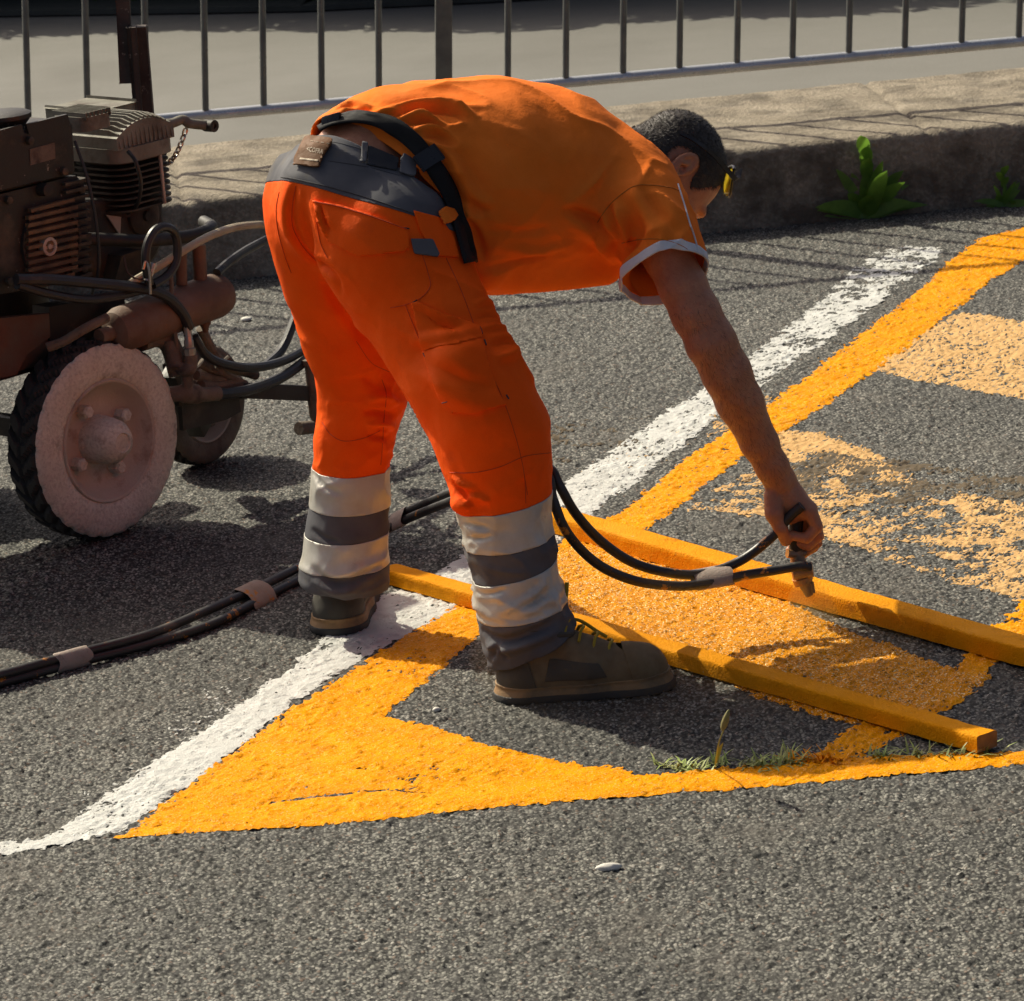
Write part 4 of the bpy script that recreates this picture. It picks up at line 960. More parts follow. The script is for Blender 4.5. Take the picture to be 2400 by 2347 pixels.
    lace.tube(spline([S(.122, -.012, .132), S(.128, -.034, .165), S(.132, -.040, .190)], 5), [.004]*11, 6)
    lace.tube(spline([S(.122, -.01, .134), S(.15, -.040, .118), S(.18, -.050, .092), S(.195, -.054, .080)], 5), .0032, 6)
    lace.tube(spline([S(.118, -.02, .134), S(.104, -.044, .136), S(.106, -.052, .118), S(.122, -.040, .122)], 5), .0034, 6)
    lace.build('lace', M_LACE, up_)
    return up_
rh = G(1163, 1652); shoe(rh+np.array([.008, 0.035, 0]), (1, .03), 0, 'olive suede work shoe planted beside the near batten', .298)
lh = G(792, 1492); shoe(lh+np.array([0.0, .012, 0]), (.06, .998), 0, 'olive suede work shoe seen from the heel, left foot', .29)

# ---------------------------------------------------------------- sunglasses pushed up on the forehead
M_FRAME = mat('black_frame', (.02, .014, .012), None, 30, .35, bump=0)
def lens_mat():
    m, N, L, B = _nt('yellow_lens'); B.inputs['Base Color'].default_value = (.95, .72, .05, 1); B.inputs['Roughness'].default_value = .05; B.inputs['Transmission Weight'].default_value = .55; B.inputs['IOR'].default_value = 1.3; return m
sg = empty('sunglasses', HP(.07, 0, .09), 'black framed sunglasses with yellow lenses pushed up on top of his head', 'sunglasses')
gn = nrm(hf*.62+hu*.78); gd = nrm(-hf*.78+hu*.62)
for s in (-1, 1):
    nu, nv = 9, 7; V = []; 
    for j in range(nv):
        for i in range(nu):
            u_ = (i/(nu-1)-.5)*2; v_ = (j/(nv-1)-.5)*2; sq = math.sqrt(max(0, 1-.45*v_*v_)); su = math.sqrt(max(0, 1-.35*u_*u_))
            l = s*(.036+.030*u_*sq); w = .020*v_*su
            V.append(CH+gn*(.117-.034*(abs(l)/.07)**2)+hl*l+gd*(w*1.45-.012))
    _, _, Q = grid_mesh(np.arange(nu), np.arange(nv)); o = obj('lens', np.array(V), Q, lens_mat(), sg, smooth=True); sm = o.modifiers.new('t', 'SOLIDIFY'); sm.thickness = .002
    ringi = list(range(nu)) + [nu*(k+1)-1 for k in range(1, nv)] + [nu*(nv-1)+k for k in range(nu-2, -1, -1)] + [nu*k for k in range(nv-2, 0, -1)]
    top = [V[nu*(nv-1)+k] for k in range(nu)]
    MB().tube([V[i] for i in ringi]+[V[0]], .0016, 6).build('rim', M_FRAME, sg)
    MB().tube(top, .0032, 8).build('brow_bar', M_FRAME, sg)
    tp = [CH+gn*.098+hl*s*.066+gd*.012, HP(.055, s*.080, .062), HP(.025, s*.087, .046), HP(-.02, s*.089, .028), HP(-.06, s*.082, .008), HP(-.082, s*.068, -.006)]
    tp = spline(tp, 5); V2 = []; 
    for i, q in enumerate(tp):
        hgt = np.interp(i/(len(tp)-1), [0, .2, .7, 1], [.008, .0055, .004, .003]); side = nrm(q-CH-hu*((q-CH)@hu))
        V2 += [q+hu*hgt, q-hu*hgt, q-hu*hgt+side*.003, q+hu*hgt+side*.003]
    n_ = len(tp); F2 = [[4*i+k, 4*i+(k+1) % 4, 4*i+4+(k+1) % 4, 4*i+4+k] for i in range(n_-1) for k in range(4)]+[[0, 1, 2, 3], [4*n_-1, 4*n_-2, 4*n_-3, 4*n_-4]]
    MB().add(V2, F2).build('temple', M_FRAME, sg)
MB().tube([CH+gn*.122-hl*.008, CH+gn*.125, CH+gn*.122+hl*.008], .003, 8).build('bridge', M_FRAME, sg)
# ================================================================== line marking machine
ma = nrm([.67, .743, 0]); mb_ = nrm([.743, -.67, 0]); UZ = np.array([0, 0, 1.0])
MO = G(284, 1262)
def M(u, v, z): return MO + ma*u + mb_*v + UZ*z
def mp(px, py, v):
    d = ray(px, py); t = ((MO-CAM)@mb_+v)/(d@mb_); return CAM+d*t
def mpu(px, py, v):
    p = mp(px, py, v); return (p-MO)@ma, p[2]
AX = [ma, mb_, UZ]
DUST = (.20, .15, .105)
M_BLK = mat('grimy_black_shroud', (.012, .0105, .009), (.022, .018, .014), 9, .5, bscale=140, bump=.4, dirt=(.085, .058, .038), dscale=8, dlo=.53, dhi=.70, chips=(42, .635, (.34, .29, .23)))
M_ALU = mat('dusty_cast_aluminium', (.22, .208, .165), (.14, .13, .10), 14, .7, metal=.05, bscale=160, bump=.5, dirt=(.075, .055, .036), dscale=11, dlo=.5, dhi=.68)
M_FIN = mat('grimy_engine_fins', (.055, .045, .032), (.030, .025, .018), 16, .65, metal=.2, bscale=150, bump=.4, dirt=(.15, .112, .076), dscale=13, dlo=.52, dhi=.72)
M_DARK = mat('oily_dark_iron', (.014, .012, .010), (.026, .022, .018), 12, .6, bscale=120, bump=.4, dirt=(.075, .055, .038), dscale=8, dlo=.5, dhi=.7)
M_RUSTY = mat('rusty_orange_tank', (.17, .085, .05), (.12, .066, .044), 9, .7, bscale=130, bump=.5, dirt=(.20, .15, .11), dscale=6, dlo=.46, dhi=.7, chips=(30, .64, (.26, .075, .025)))
M_RED = mat('worn_red_chassis', (.13, .032, .014), (.075, .026, .014), 8, .6, bscale=110, bump=.4, dirt=(.085, .06, .042), dscale=7, dlo=.44, dhi=.66)
M_TYRE = mat('dusty_tyre_rubber', (.020, .019, .018), (.035, .031, .027), 12, .8, bscale=130, bump=.5, dirt=(.10, .08, .06), dscale=16, dlo=.57, dhi=.8)
M_FACE = mat('oversprayed_wheel_face', (.70, .635, .53), (.60, .53, .435), 14, .85, bscale=150, bump=.9, bdist=.004, fine=(.6, (.36, .29, .235)), dirt=(.24, .175, .13), dscale=17, dlo=.58, dhi=.74)
M_SLAT = mat('rusty_ochre_slat', (.17, .105, .05), (.10, .065, .036), 14, .7, bscale=150, bump=.4, dirt=(.05, .038, .028), dscale=16, dlo=.5, dhi=.66)
M_RIM = mat('rusty_rim', (.43, .34, .27), (.52, .44, .36), 9, .75, bscale=170, bump=.5, dirt=(.20, .10, .055), dscale=8, dlo=.52, dhi=.68)
M_CHROME = mat('steel_fitting', (.45, .43, .39), (.30, .28, .25), 30, .35, metal=.8, bscale=180, bump=.2, dirt=(.16, .12, .08), dscale=24, dlo=.55, dhi=.7)
M_CLUT = mat('overspray_crusted_fittings', (.19, .145, .105), (.13, .098, .072), 18, .85, bscale=170, bump=.8, bdist=.003, dirt=(.06, .045, .035), dscale=15, dlo=.52, dhi=.68)
M_HOSE = mat('black_rubber_hose', (.016, .016, .017), (.026, .025, .025), 18, .42, bscale=160, bump=.25, dirt=(.085, .07, .052), dscale=17, dlo=.60, dhi=.8)
M_HOSEP = mat('paint_spattered_hose', (.020, .020, .021), (.035, .033, .031), 14, .45, bscale=160, bump=.3, dirt=(.12, .10, .08), dscale=13, dlo=.58, dhi=.76, chips=(24, .61, (.50, .19, .02)))
M_CREAM = mat('cream_hose', (.42, .35, .24), (.33, .27, .18), 20, .6, bscale=140, bump=.2)
M_TAPE = mat('dirty_grey_tape', (.36, .29, .24), (.28, .22, .18), 24, .7, bscale=260, bump=.6, dirt=(.13, .10, .08), dscale=30, dlo=.58, dhi=.7)
M_TAPEO = mat('tape_with_orange_paint', (.36, .28, .22), (.28, .21, .16), 24, .7, bscale=260, bump=.6, chips=(22, .57, (.50, .20, .03)))
M_WOOD = mat('weathered_brown_steel', (.065, .045, .034), (.04, .028, .022), 15, .75, bscale=120, bump=.5, chips=(46, .62, (.25, .20, .16)))
mach = empty('marking_machine', M(-.1, -.3, 0), 'dirty petrol engined road marking machine on rubber wheels at the left', 'machine')

# ---------------------------------------------------------------- wheels
def wheel(center, axis, R, width, face=M_FACE):
    n = 192; prof = [(-width+.004, R*.60), (-width+.001, R*.70), (-width+.004, R*.82), (-width+.012, R*.93), (-width+.022, R*.975)]
    tread = [(-width+.022+(width-.040)*i/12, R*(1-.012*abs(i-6)/6)) for i in range(13)]
    V = []; m_ = 0; rows = prof + tread + [(-.012, R*.965), (-.006, R*.93), (-.0015, R*.86), (0, R*.78), (-.001, R*.70), (-.003, R*.645), (-.008, R*.615), (-.014, R*.60)]
    t = nrm(axis); u = nrm(np.cross(t, UZ)); w = np.cross(t, u); o = np.asarray(center)
    for j, (h, r) in enumerate(rows):
        for k in range(n):
            a = 2*math.pi*k/n; rr = r
            if len(prof) <= j < len(prof)+13:
                s = (j-len(prof))/12; ph = (k/n*30 + abs(s-.5)*1.6) % 1
                if ph < .34: rr = r-.010
                if abs(s-.5) < .05: rr = r-.007
            elif len(prof)-1 <= j <= len(prof)+13 and (k/n*30+.8) % 1 < .3: rr = r-.002
            V.append(o+t*h+(u*math.cos(a)+w*math.sin(a))*rr)
    m_ = len(rows); i = np.arange(n)
    Q = np.concatenate([np.stack([j*n+i, j*n+(i+1) % n, (j+1)*n+(i+1) % n, (j+1)*n+i], 1) for j in range(m_-1)], 0)
    ty = obj('tyre', np.array(V), Q, M_TYRE, mach, smooth=False)
    me = ty.data; me.materials.append(face); fr = len(prof)+13
    me.polygons.foreach_set('material_index', np.array([1 if q[0]//n >= fr else 0 for q in Q], np.int32)); me.polygons.foreach_set('use_smooth', np.array([q[0]//n >= fr for q in Q], bool))
    rim = MB().lathe(o, t, [(-.006, R*.625), (-.002, R*.61), (-.004, R*.585), (-.016, R*.55), (-.032, R*.50), (-.042, R*.43), (-.044, R*.36), (-.044, R*.2)], 64, True).build('rim', M_RIM, mach)
    MB().lathe(o, t, [(-.046, R*.25), (-.012, R*.235), (.012, R*.215), (.026, R*.17), (.032, R*.12), (.034, R*.10), (.030, R*.09), (.030, .0)], 36).build('hub', face, rim)
    for k in range(4):
        a = math.pi/2*k+.5; c = o+(u*math.cos(a)+w*math.sin(a))*R*.37
        MB().lathe(c, t, [(-.046, .0145), (-.020, .0145), (-.016, .011), (-.016, 0)], 6).build('wheel_bolt', face, rim)
    return ty
wheel(M(0, 0, .206), mb_, .206, .112)
wheel(M(0, -.60, .206), mb_, .206, .112)
w2 = G(505, 1090); a2 = nrm([.80, -.60, 0]); wheel(w2+UZ*.135+a2*.0, a2, .135, .075, M_CLUT)

# ---------------------------------------------------------------- chassis
def bar_between(p, q, hw, hh, ch=.004, m=M_RED, name='chassis_beam', parent=mach, side=None):
    d = nrm(q-p); s = nrm(np.cross(UZ, d)) if side is None else nrm(side); return MB().box((p+q)/2, [d, s, np.cross(d, s)], [np.linalg.norm(q-p)/2, hw, hh], ch).build(name, m, parent)
bar_between(M(-.75, -.14, .40), M(.22, -.14, .40), .022, .032)
bar_between(M(-.75, -.50, .40), M(.30, -.50, .40), .022, .032)
bar_between(M(-.55, -.14, .41), M(-.55, -.50, .41), .02, .028); bar_between(M(.12, -.14, .36), M(.12, -.50, .36), .02, .028, m=M_DARK)
bar_between(M(0, -.10, .206), M(0, -.52, .206), .016, .016, m=M_DARK, name='axle')
for v in (-.16, -.47): bar_between(M(-.02, v, .20), M(-.02, v, .40), .03, .012, m=M_DARK, name='axle_bracket', side=ma)
MB().box(M(-.22, -.32, .37), AX, [.42, .19, .012], .004).build('deck_plate', M_DARK, mach)
q = [mp(x, y, -.085) for x, y in ((-60, 752), (115, 735), (118, 790), (60, 835), (40, 878), (-60, 900))]; MB().prism(q, -mb_*.02).build('guard_plate', M_RED, mach)
q = [mp(x, y, -.11) for x, y in ((115, 720), (290, 690), (300, 760), (240, 800), (118, 800))]; MB().prism(q, -mb_*.05).build('engine_mount', M_DARK, mach)

# ---------------------------------------------------------------- engine
ve = -.075
q = [mp(x, y, ve) for x, y in ((-90, 346), (0, 322), (60, 306), (160, 281), (172, 292), (178, 408), (90, 432), (0, 452), (-90, 474))]
sh_ = MB().prism(q, -mb_*.26).build('air_shroud', M_BLK, mach); bv = sh_.modifiers.new('b', 'BEVEL'); bv.width = .006; bv.segments = 2
q = [mp(x, y, ve+.004) for x, y in ((-60, 322), (52, 292), (57, 318), (-60, 350))]; MB().prism(q, -mb_*.008).build('shroud_lip', M_BLK, sh_)
q = [mp(x, y, ve+.004) for x, y in ((62, 292), (158, 268), (165, 290), (68, 315))]; MB().prism(q, -mb_*.008).build('shroud_lip', M_BLK, sh_)
p0 = mp(10, 276, ve-.06); MB().lathe(p0, UZ, [(-.03, .03), (.0, .055), (.008, .055), (.012, .045), (.012, 0)], 28).build('fuel_cap', M_BLK, sh_)
q = [mp(x, y, ve-.004) for x, y in ((-90, 478), (0, 456), (178, 412), (196, 430), (205, 520), (210, 620), (150, 665), (0, 690), (-90, 700))]
blk = MB().prism(q, -mb_*.22).build('fan_housing', M_BLK, mach)
# grille: recessed dark disc and slats
gc = mp(122, 570, ve+.002); 
MB().lathe(gc, mb_, [(-.012, .082), (.002, .080), (.002, .074), (-.003, .072), (-.003, 0)], 48).build('fan_opening', M_DARK, blk)
for k in range(11):
    y0 = 482+k*17.5; x0, x1 = (64, 178) if 0 < k < 10 else (70, 170)
    p, r_ = mp(x0, y0+12, ve+.007), mp(x1, y0-14, ve+.007); d = nrm(r_-p)
    MB().box((p+r_)/2, [d, mb_, np.cross(d, mb_)], [np.linalg.norm(r_-p)/2, .005, .0032], .001).build('grille_slat', M_SLAT, blk)
MB().lathe(mp(113, 578, ve+.008), mb_, [(-.01, .019), (.006, .019), (.007, .013), (.002, .012), (.002, .006), (.006, .005), (.006, 0)], 24).build('fan_boss', M_RIM, blk)
for k in range(13):
    y0 = 425+k*18.5; p, r_ = mp(150+k*1.5, y0+8, ve+.003), mp(206+k*.5, y0-5, ve+.003); d = nrm(r_-p)
    MB().box((p+r_)/2-mb_*.03, [d, mb_, np.cross(d, mb_)], [np.linalg.norm(r_-p)/2, .035, .0028], .001).build('housing_fin', M_FIN, blk)
MB().lathe(mp(102, 445, ve+.004), mb_, [(-.01, .014), (.014, .013), (.015, .008), (.015, 0)], 12).build('stop_knob', M_DARK, blk)
# cylinder barrel with cooling fins
vc = -.20; cc = mp(262, 405, vc); cu_, cz = (cc-MO)@ma, cc[2]
def rsq(half_u, half_v, rc, n=6):
    pts = []
    for sx, sy, a0 in ((1, 1, 0), (-1, 1, 90), (-1, -1, 180), (1, -1, 270)):
        for k in range(n+1):
            a = math.radians(a0+90*k/n); pts.append((sx*(half_u-rc)+rc*math.cos(a), sy*(half_v-rc)+rc*math.sin(a)))
    return pts
zt, zb = mp(292, 342, vc)[2], mp(292, 470, vc)[2]
barrel = MB().cyl(M(cu_, vc-.0, zb-.02), M(cu_, vc, zt+.02), .072, n=28).build('barrel', M_DARK, mach)
fin_me = None
for k in range(10):
    z = zb+(zt-zb)*k/9
    poly = [M(cu_+x, vc+y, z) for x, y in rsq(.082, .112, .042)]
    o = MB().prism(poly, UZ*.0038).build('cooling_fin', M_FIN, barrel); 
bar_between(M(cu_+.035, vc+.113, zb), M(cu_+.035, vc+.113, zt), .003, .003, .001, M_RIM, 'fin_tie', barrel, side=ma)
# finned cylinder head, ridged dome
hz = mp(292, 332, vc)[2]
head = MB().prism([M(cu_+x, vc+y, hz-.018) for x, y in rsq(.086, .118, .04)], UZ*.03).build('cylinder_head', M_ALU, mach)
dome = MB()
dv = np.linspace(-.112, .112, 11)
for j in range(len(dv)-1):
    pass
dome.prism([M(cu_-.082+.164*t, vc+.112, hz+.012+.052*math.sin(math.pi*(.12+.76*t))**.8) for t in np.linspace(0, 1, 13)]+[M(cu_+.082, vc+.112, hz+.010), M(cu_-.082, vc+.112, hz+.010)], -mb_*.224)
dome.build('head_dome', M_ALU, head, angle=30)
for k in range(13):
    t = (k+.5)/13; u_ = cu_-.080+.160*t; h0 = hz+.012+.052*math.sin(math.pi*(.12+.76*t))**.8
    MB().prism([M(u_-.0022, vc+.116, hz+.014), M(u_-.0022, vc+.110, h0+.004), M(u_-.0022, vc+.085, h0+.011), M(u_-.0022, vc-.10, h0+.012), M(u_-.0022, vc-.10, hz+.014)], ma*.0046).build('head_rib', M_ALU, head)
p0 = mp(195, 300, -.12); MB().prism([p0+ma*x+mb_*y for x, y in rsq(.04, .05, .02)], UZ*.03).build('rocker_cover', M_ALU, head)
for k in range(7):
    MB().box(p0+ma*(-.033+.011*k)+UZ*.032, AX, [.002, .048, .007], .001).build('cover_rib', M_ALU, head)
p1 = mp(215, 268, -.30); MB().box(p1, AX, [.06, .07, .02], .006).build('head_plate', M_ALU, head)
q = [mp(x, y, vc+.02) for x, y in ((372, 318), (397, 308), (392, 335), (388, 400), (376, 398))]; MB().prism(q, -mb_*.10).build('head_flange', M_FIN, mach)
# crankcase under the barrel
q = [mp(x, y, vc+.06) for x, y in ((196, 468), (384, 462), (388, 560), (372, 600), (330, 660), (230, 668), (205, 600))]; cr = MB().prism(q, -mb_*.20).build('crankcase', M_DARK, mach); bv = cr.modifiers.new('b', 'BEVEL'); bv.width = .01; bv.segments = 2
MB().lathe(mp(335, 505, vc+.062), mb_, [(-.01, .045), (.006, .042), (.010, .034), (.012, .012), (.018, .010), (.018, 0)], 28).build('side_cover', M_FIN, cr)
q = [mp(x, y, vc+.068) for x, y in ((250, 504), (284, 509), (282, 552))]; MB().prism(q, -mb_*.004).build('sticker', mat('pale_sticker', (.50, .45, .36), None, 30, .7, bump=0), cr)
q = [mp(x, y, vc+.10) for x, y in ((270, 660), (285, 600), (330, 585), (345, 660))]; MB().prism(q, -mb_*.08).build('oil_filler', M_DARK, cr)
# handle bracket with chain
MB().tube(spline([mp(362, 292, vc+.03), mp(400, 290, vc+.04), mp(428, 281, vc+.05), mp(446, 290, vc+.06), mp(498, 295, vc+.08)], 5), .0105, 12).build('starter_handle', M_ALU, mach)
MB().lathe(mp(492, 295, vc+.08), mb_, [(-.014, .013), (.014, .013), (.014, .006), (.006, .006), (.006, 0)], 14).build('handle_eye', M_DARK, mach)
c0, c1 = mp(436, 301, vc+.05), mp(392, 386, vc+.03); sagn = [c0+(c1-c0)*t+np.array([0, 0, -.012])*math.sin(math.pi*t) for t in np.linspace(0, 1, 9)]
ch_ = None
for k in range(8):
    p, q_ = sagn[k], sagn[k+1]; d = nrm(q_-p); s = nrm(np.cross(d, mb_)) if k % 2 == 0 else mb_; c = (p+q_)/2; L_ = np.linalg.norm(q_-p)*.62
    ring = [c+d*L_*math.cos(a)+s*.0052*math.sin(a) for a in np.linspace(0, 2*math.pi, 15)]
    MB().tube(ring, .0024, 6, False).build('chain_link', M_CHROME, mach)
# upright flat bars (folded push handle)
def flat(p, q, w, t_, name, m):
    d = nrm(q-p); s = nrm(rt-d*(rt@d)); MB().box((p+q)/2, [d, s, np.cross(d, s)], [np.linalg.norm(q-p)/2, w/2, t_], .002).build(name, m, mach)
yp = 2.05
flat(P(276, -260, yp), P(297, 195, yp), .030, .006, 'push_handle', M_WOOD)
flat(P(321, 62, yp-.02), P(340, 300, yp-.02), .042, .016, 'handle_socket', M_WOOD)
flat(P(313, 64, yp-.05), P(330, 300, yp-.05), .012, .006, 'handle_socket', M_WOOD)
# tank, pipes
ta, tb = mp(268, 778, -.03), mp(520, 688, -.03); d = nrm(tb-ta); Lk = np.linalg.norm(tb-ta)
MB().lathe(ta, d, [(-.012, .0), (-.010, .025), (0, .040), (.02, .047), (Lk-.02, .047), (Lk, .041), (Lk+.010, .028), (Lk+.013, 0)], 36).build('air_tank', M_RUSTY, mach)
MB().cyl(mp(232, 790, -.03), ta, .016, n=14).build('tank_pipe', M_RUSTY, mach)
for (x0, y0, x1, y1, r) in ((424, 590, 426, 668, .012), (466, 575, 470, 660, .0145)):
    MB().tube([mp(x0, y0, -.03), mp((x0+x1)/2, (y0+y1)/2, -.03), mp(x1, y1, -.03)], r, 14).build('tank_riser', M_RUSTY, mach)
MB().lathe(mp(478, 735, -.03), -UZ, [(0, .013), (.022, .013), (.03, .008), (.04, .006), (.04, 0)], 14).build('drain_plug', M_RUSTY, mach)
MB().tube(spline([mp(190, 560, -.10), mp(260, 562, -.08), mp(340, 565, -.05), mp(440, 555, -.04), mp(482, 542, -.04), mp(496, 532, -.06), mp(478, 520, -.12)], 6), .0135, 14).build('exhaust_pipe', M_DARK, mach)
# fittings cluster in front of the wheel
def lathe_v(px, py, v, prof, name, m, ax=UZ, n=16): return MB().lathe(mp(px, py, v), ax, prof, n).build(name, m, mach)
lathe_v(445, 832, .02, [(0, .013), (.014, .013), (.016, .010), (.03, .010), (.032, .0085), (.062, .0085), (.064, .006), (.064, 0)], 'hose_fitting', M_CHROME, n=8)
MB().tube(spline([mp(446, 832, .02), mp(447, 855, .02), mp(440, 868, .02), mp(420, 862, .0)], 5), .0145, 12).build('elbow', M_CLUT, mach)
MB().tube([mp(400, 800, -.02), mp(410, 850, -.01), mp(412, 870, 0)], .018, 12).build('valve_body', M_CLUT, mach)
MB().tube(spline([mp(330, 800, -.04), mp(370, 790, -.04), mp(400, 812, -.03), mp(420, 880, -.01)], 5), .022, 12).build('valve_body', M_CLUT, mach)
MB().tube([mp(436, 860, .01), mp(440, 900, .01), mp(432, 925, .0)], .012, 12).build('valve_stem', M_CLUT, mach)
MB().tube(spline([mp(398, 925, -.02), mp(430, 922, .0), mp(470, 925, .0), mp(510, 922, 0)], 4), [.017]*4+[.021]*4+[.016]*5, 12).build('swivel_joint', M_CLUT, mach)
for i, (x0, y0, x1, y1, r) in enumerate(((460, 880, 540, 888, .010), (500, 860, 575, 900, .008), (470, 905, 560, 895, .013), (520, 870, 470, 850, .012), (540, 840, 500, 870, .009))):
    MB().tube([mp(x0, y0, -.02), mp((x0+x1)/2, (y0+y1)/2+4, -.03), mp(x1, y1, -.04)], r, 10).build('linkage_rod', M_CLUT, mach)
bar_between(mp(410, 935, -.06), mp(600, 1000, -.06)*0+mp(585, 915, -.06), .012, .016, .003, M_DARK, 'steering_bar')
bar_between(mp(560, 915, -.04), mp(790, 925, -.04), .011, .0165, .003, M_DARK, 'tow_bar')
lathe_v(730, 878, -.03, [(-.10, .009), (-.09, .013), (.02, .013), (.022, .02), (.034, .02), (.034, 0)], 'tow_pin', M_CLUT)
MB().cyl(mp(700, 1005, -.03), mp(745, 1000, -.03), .0145, n=14).build('pin_handle', M_CLUT, mach)
q = [mp(x, y, -.05) for x, y in ((425, 940), (560, 930), (565, 965), (530, 985), (430, 1010))]; MB().prism(q, -mb_*.012).build('fork_plate', M_DARK, mach)
bar_between(mp(400, 870, -.10), mp(470, 1010, -.12), .02, .02, .004, M_DARK, 'fork_leg')
# unseen drums added behind the engine for their shadow, low enough to stay hidden
MB().lathe(M(-.42, -.34, .38), UZ, [(0, .0), (.0, .15), (.02, .16), (.34, .16), (.36, .165), (.37, .16), (.39, .10), (.395, 0)], 40).build('hidden_drum', M_RUSTY, mach)
MB().lathe(M(.10, -.42, .38), UZ, [(0, 0), (0, .10), (.02, .11), (.20, .11), (.24, .08), (.25, 0)], 32).build('hidden_drum', M_DARK, mach)

# ---------------------------------------------------------------- hoses of the machine
def hose(pts, r, m, name='hose', n=7, parent=mach, seg=10): return MB().tube(spline(pts, n), r, seg).build(name, m, parent)
hose([mp(38, 655, .0), mp(120, 656, .01), mp(220, 664, .01), mp(300, 672, .015), mp(352, 680, .02), mp(396, 700, .02), mp(428, 735, .02), mp(444, 770, .02)], .0115, M_HOSE)
hose([mp(40, 668, .0), mp(110, 688, .0), mp(200, 702, .0), mp(280, 692, .0), mp(340, 680, .005), mp(380, 690, .01), mp(420, 730, .01), mp(440, 780, .005)], .0095, M_HOSE)
hose([mp(350, 668, .03), mp(342, 620, .03), mp(345, 575, .03), mp(362, 542, .03), mp(386, 532, .03), mp(408, 545, .03), mp(416, 580, .03), mp(410, 620, .03), mp(388, 650, .03), mp(358, 668, .03)], .0095, M_HOSE)
hose([mp(305, 665, .01), mp(360, 632, .02), mp(430, 588, .02), mp(500, 550, .0), mp(570, 530, -.05), mp(650, 530, -.10), mp(720, 560, -.15)], .0085, M_CREAM)
hose([mp(508, 640, -.02), mp(540, 612, -.04), mp(590, 580, -.08), mp(650, 556, -.12), mp(700, 580, -.15)], .0095, M_HOSE)
hose([mp(455, 790, .0), mp(480, 830, .0), mp(520, 852, .0), mp(590, 862, -.02), mp(660, 848, -.04), mp(720, 815, -.08), mp(790, 760, -.12)], .010, M_HOSE)
hose([mp(505, 925, .0), mp(580, 915, -.01), mp(660, 885, -.03), mp(730, 835, -.06), mp(800, 780, -.12)], .0115, M_HOSE)
hose([mp(620, 860, -.08), mp(660, 820, -.10), mp(690, 750, -.12), mp(708, 690, -.14), mp(740, 640, -.16)], .010, M_HOSE)
hose([mp(250, 745, .0), mp(200, 770, .0), mp(150, 800, -.03), mp(110, 815, -.05)], .010, M_CLUT)
hose([mp(470, 770, -.05), mp(520, 850, -.06), mp(600, 880, -.07)], .0105, M_CLUT)
MB().cyl(mp(344, 660, .03), mp(358, 618, .03), .0085, n=10).build('hose_clamp', M_CHROME, mach)
hose([mp(336, 632, .035), mp(342, 612, .035), mp(350, 640, .04), mp(352, 690, .04)], .003, M_CHROME, 'cable_tie', 4, mach, 6)
hose([mp(290, 602, .0), mp(300, 640, .01), mp(325, 655, .02), mp(345, 650, .03)], .0022, M_HOSE, 'wire', 5, mach, 6)

# bolt heads, label plate, ignition lead and throttle cable
for x, y, v in ((-8, 438, ve+.005), (150, 402, ve+.005), (70, 330, ve+.005), (20, 470, ve+.001), (190, 445, ve+.001), (22, 660, ve+.001), (196, 630, ve+.001)):
    MB().lathe(mp(x, y, v), mb_, [(-.006, .0085), (.005, .0085), (.006, .006), (.006, 0)], 6).build('bolt_head', M_FIN, mach)
for k in range(4): MB().lathe(M(cu_-.07+.14*(k % 2), vc+.10-.2*(k//2), hz+.012), UZ, [(0, .008), (.012, .008), (.013, .005), (.013, 0)], 6).build('head_bolt', M_FIN, mach)
hose([mp(300, 355, vc+.13), mp(318, 380, vc+.15), mp(330, 430, vc+.15), mp(322, 480, vc+.12), mp(300, 500, vc+.08)], .0042, M_HOSE, 'ignition_lead', 6, mach, 8)
hose([mp(175, 330, ve+.02), mp(205, 420, ve+.04), mp(225, 520, ve+.05), mp(232, 620, ve+.05), mp(215, 690, ve+.03)], .0034, M_HOSE, 'throttle_cable', 6, mach, 8)
hose([mp(395, 620, -.01), mp(402, 670, .0), mp(398, 720, .0), mp(410, 780, .0), mp(420, 840, .0)], .0045, M_CLUT, 'drain_tube', 6, mach, 8)
q = [mp(x, y, ve+.0015) for x, y in ((70, 350), (128, 335), (130, 372), (72, 388))]; MB().prism(q, -mb_*.002).build('rating_plate', M_CLUT, sh_)
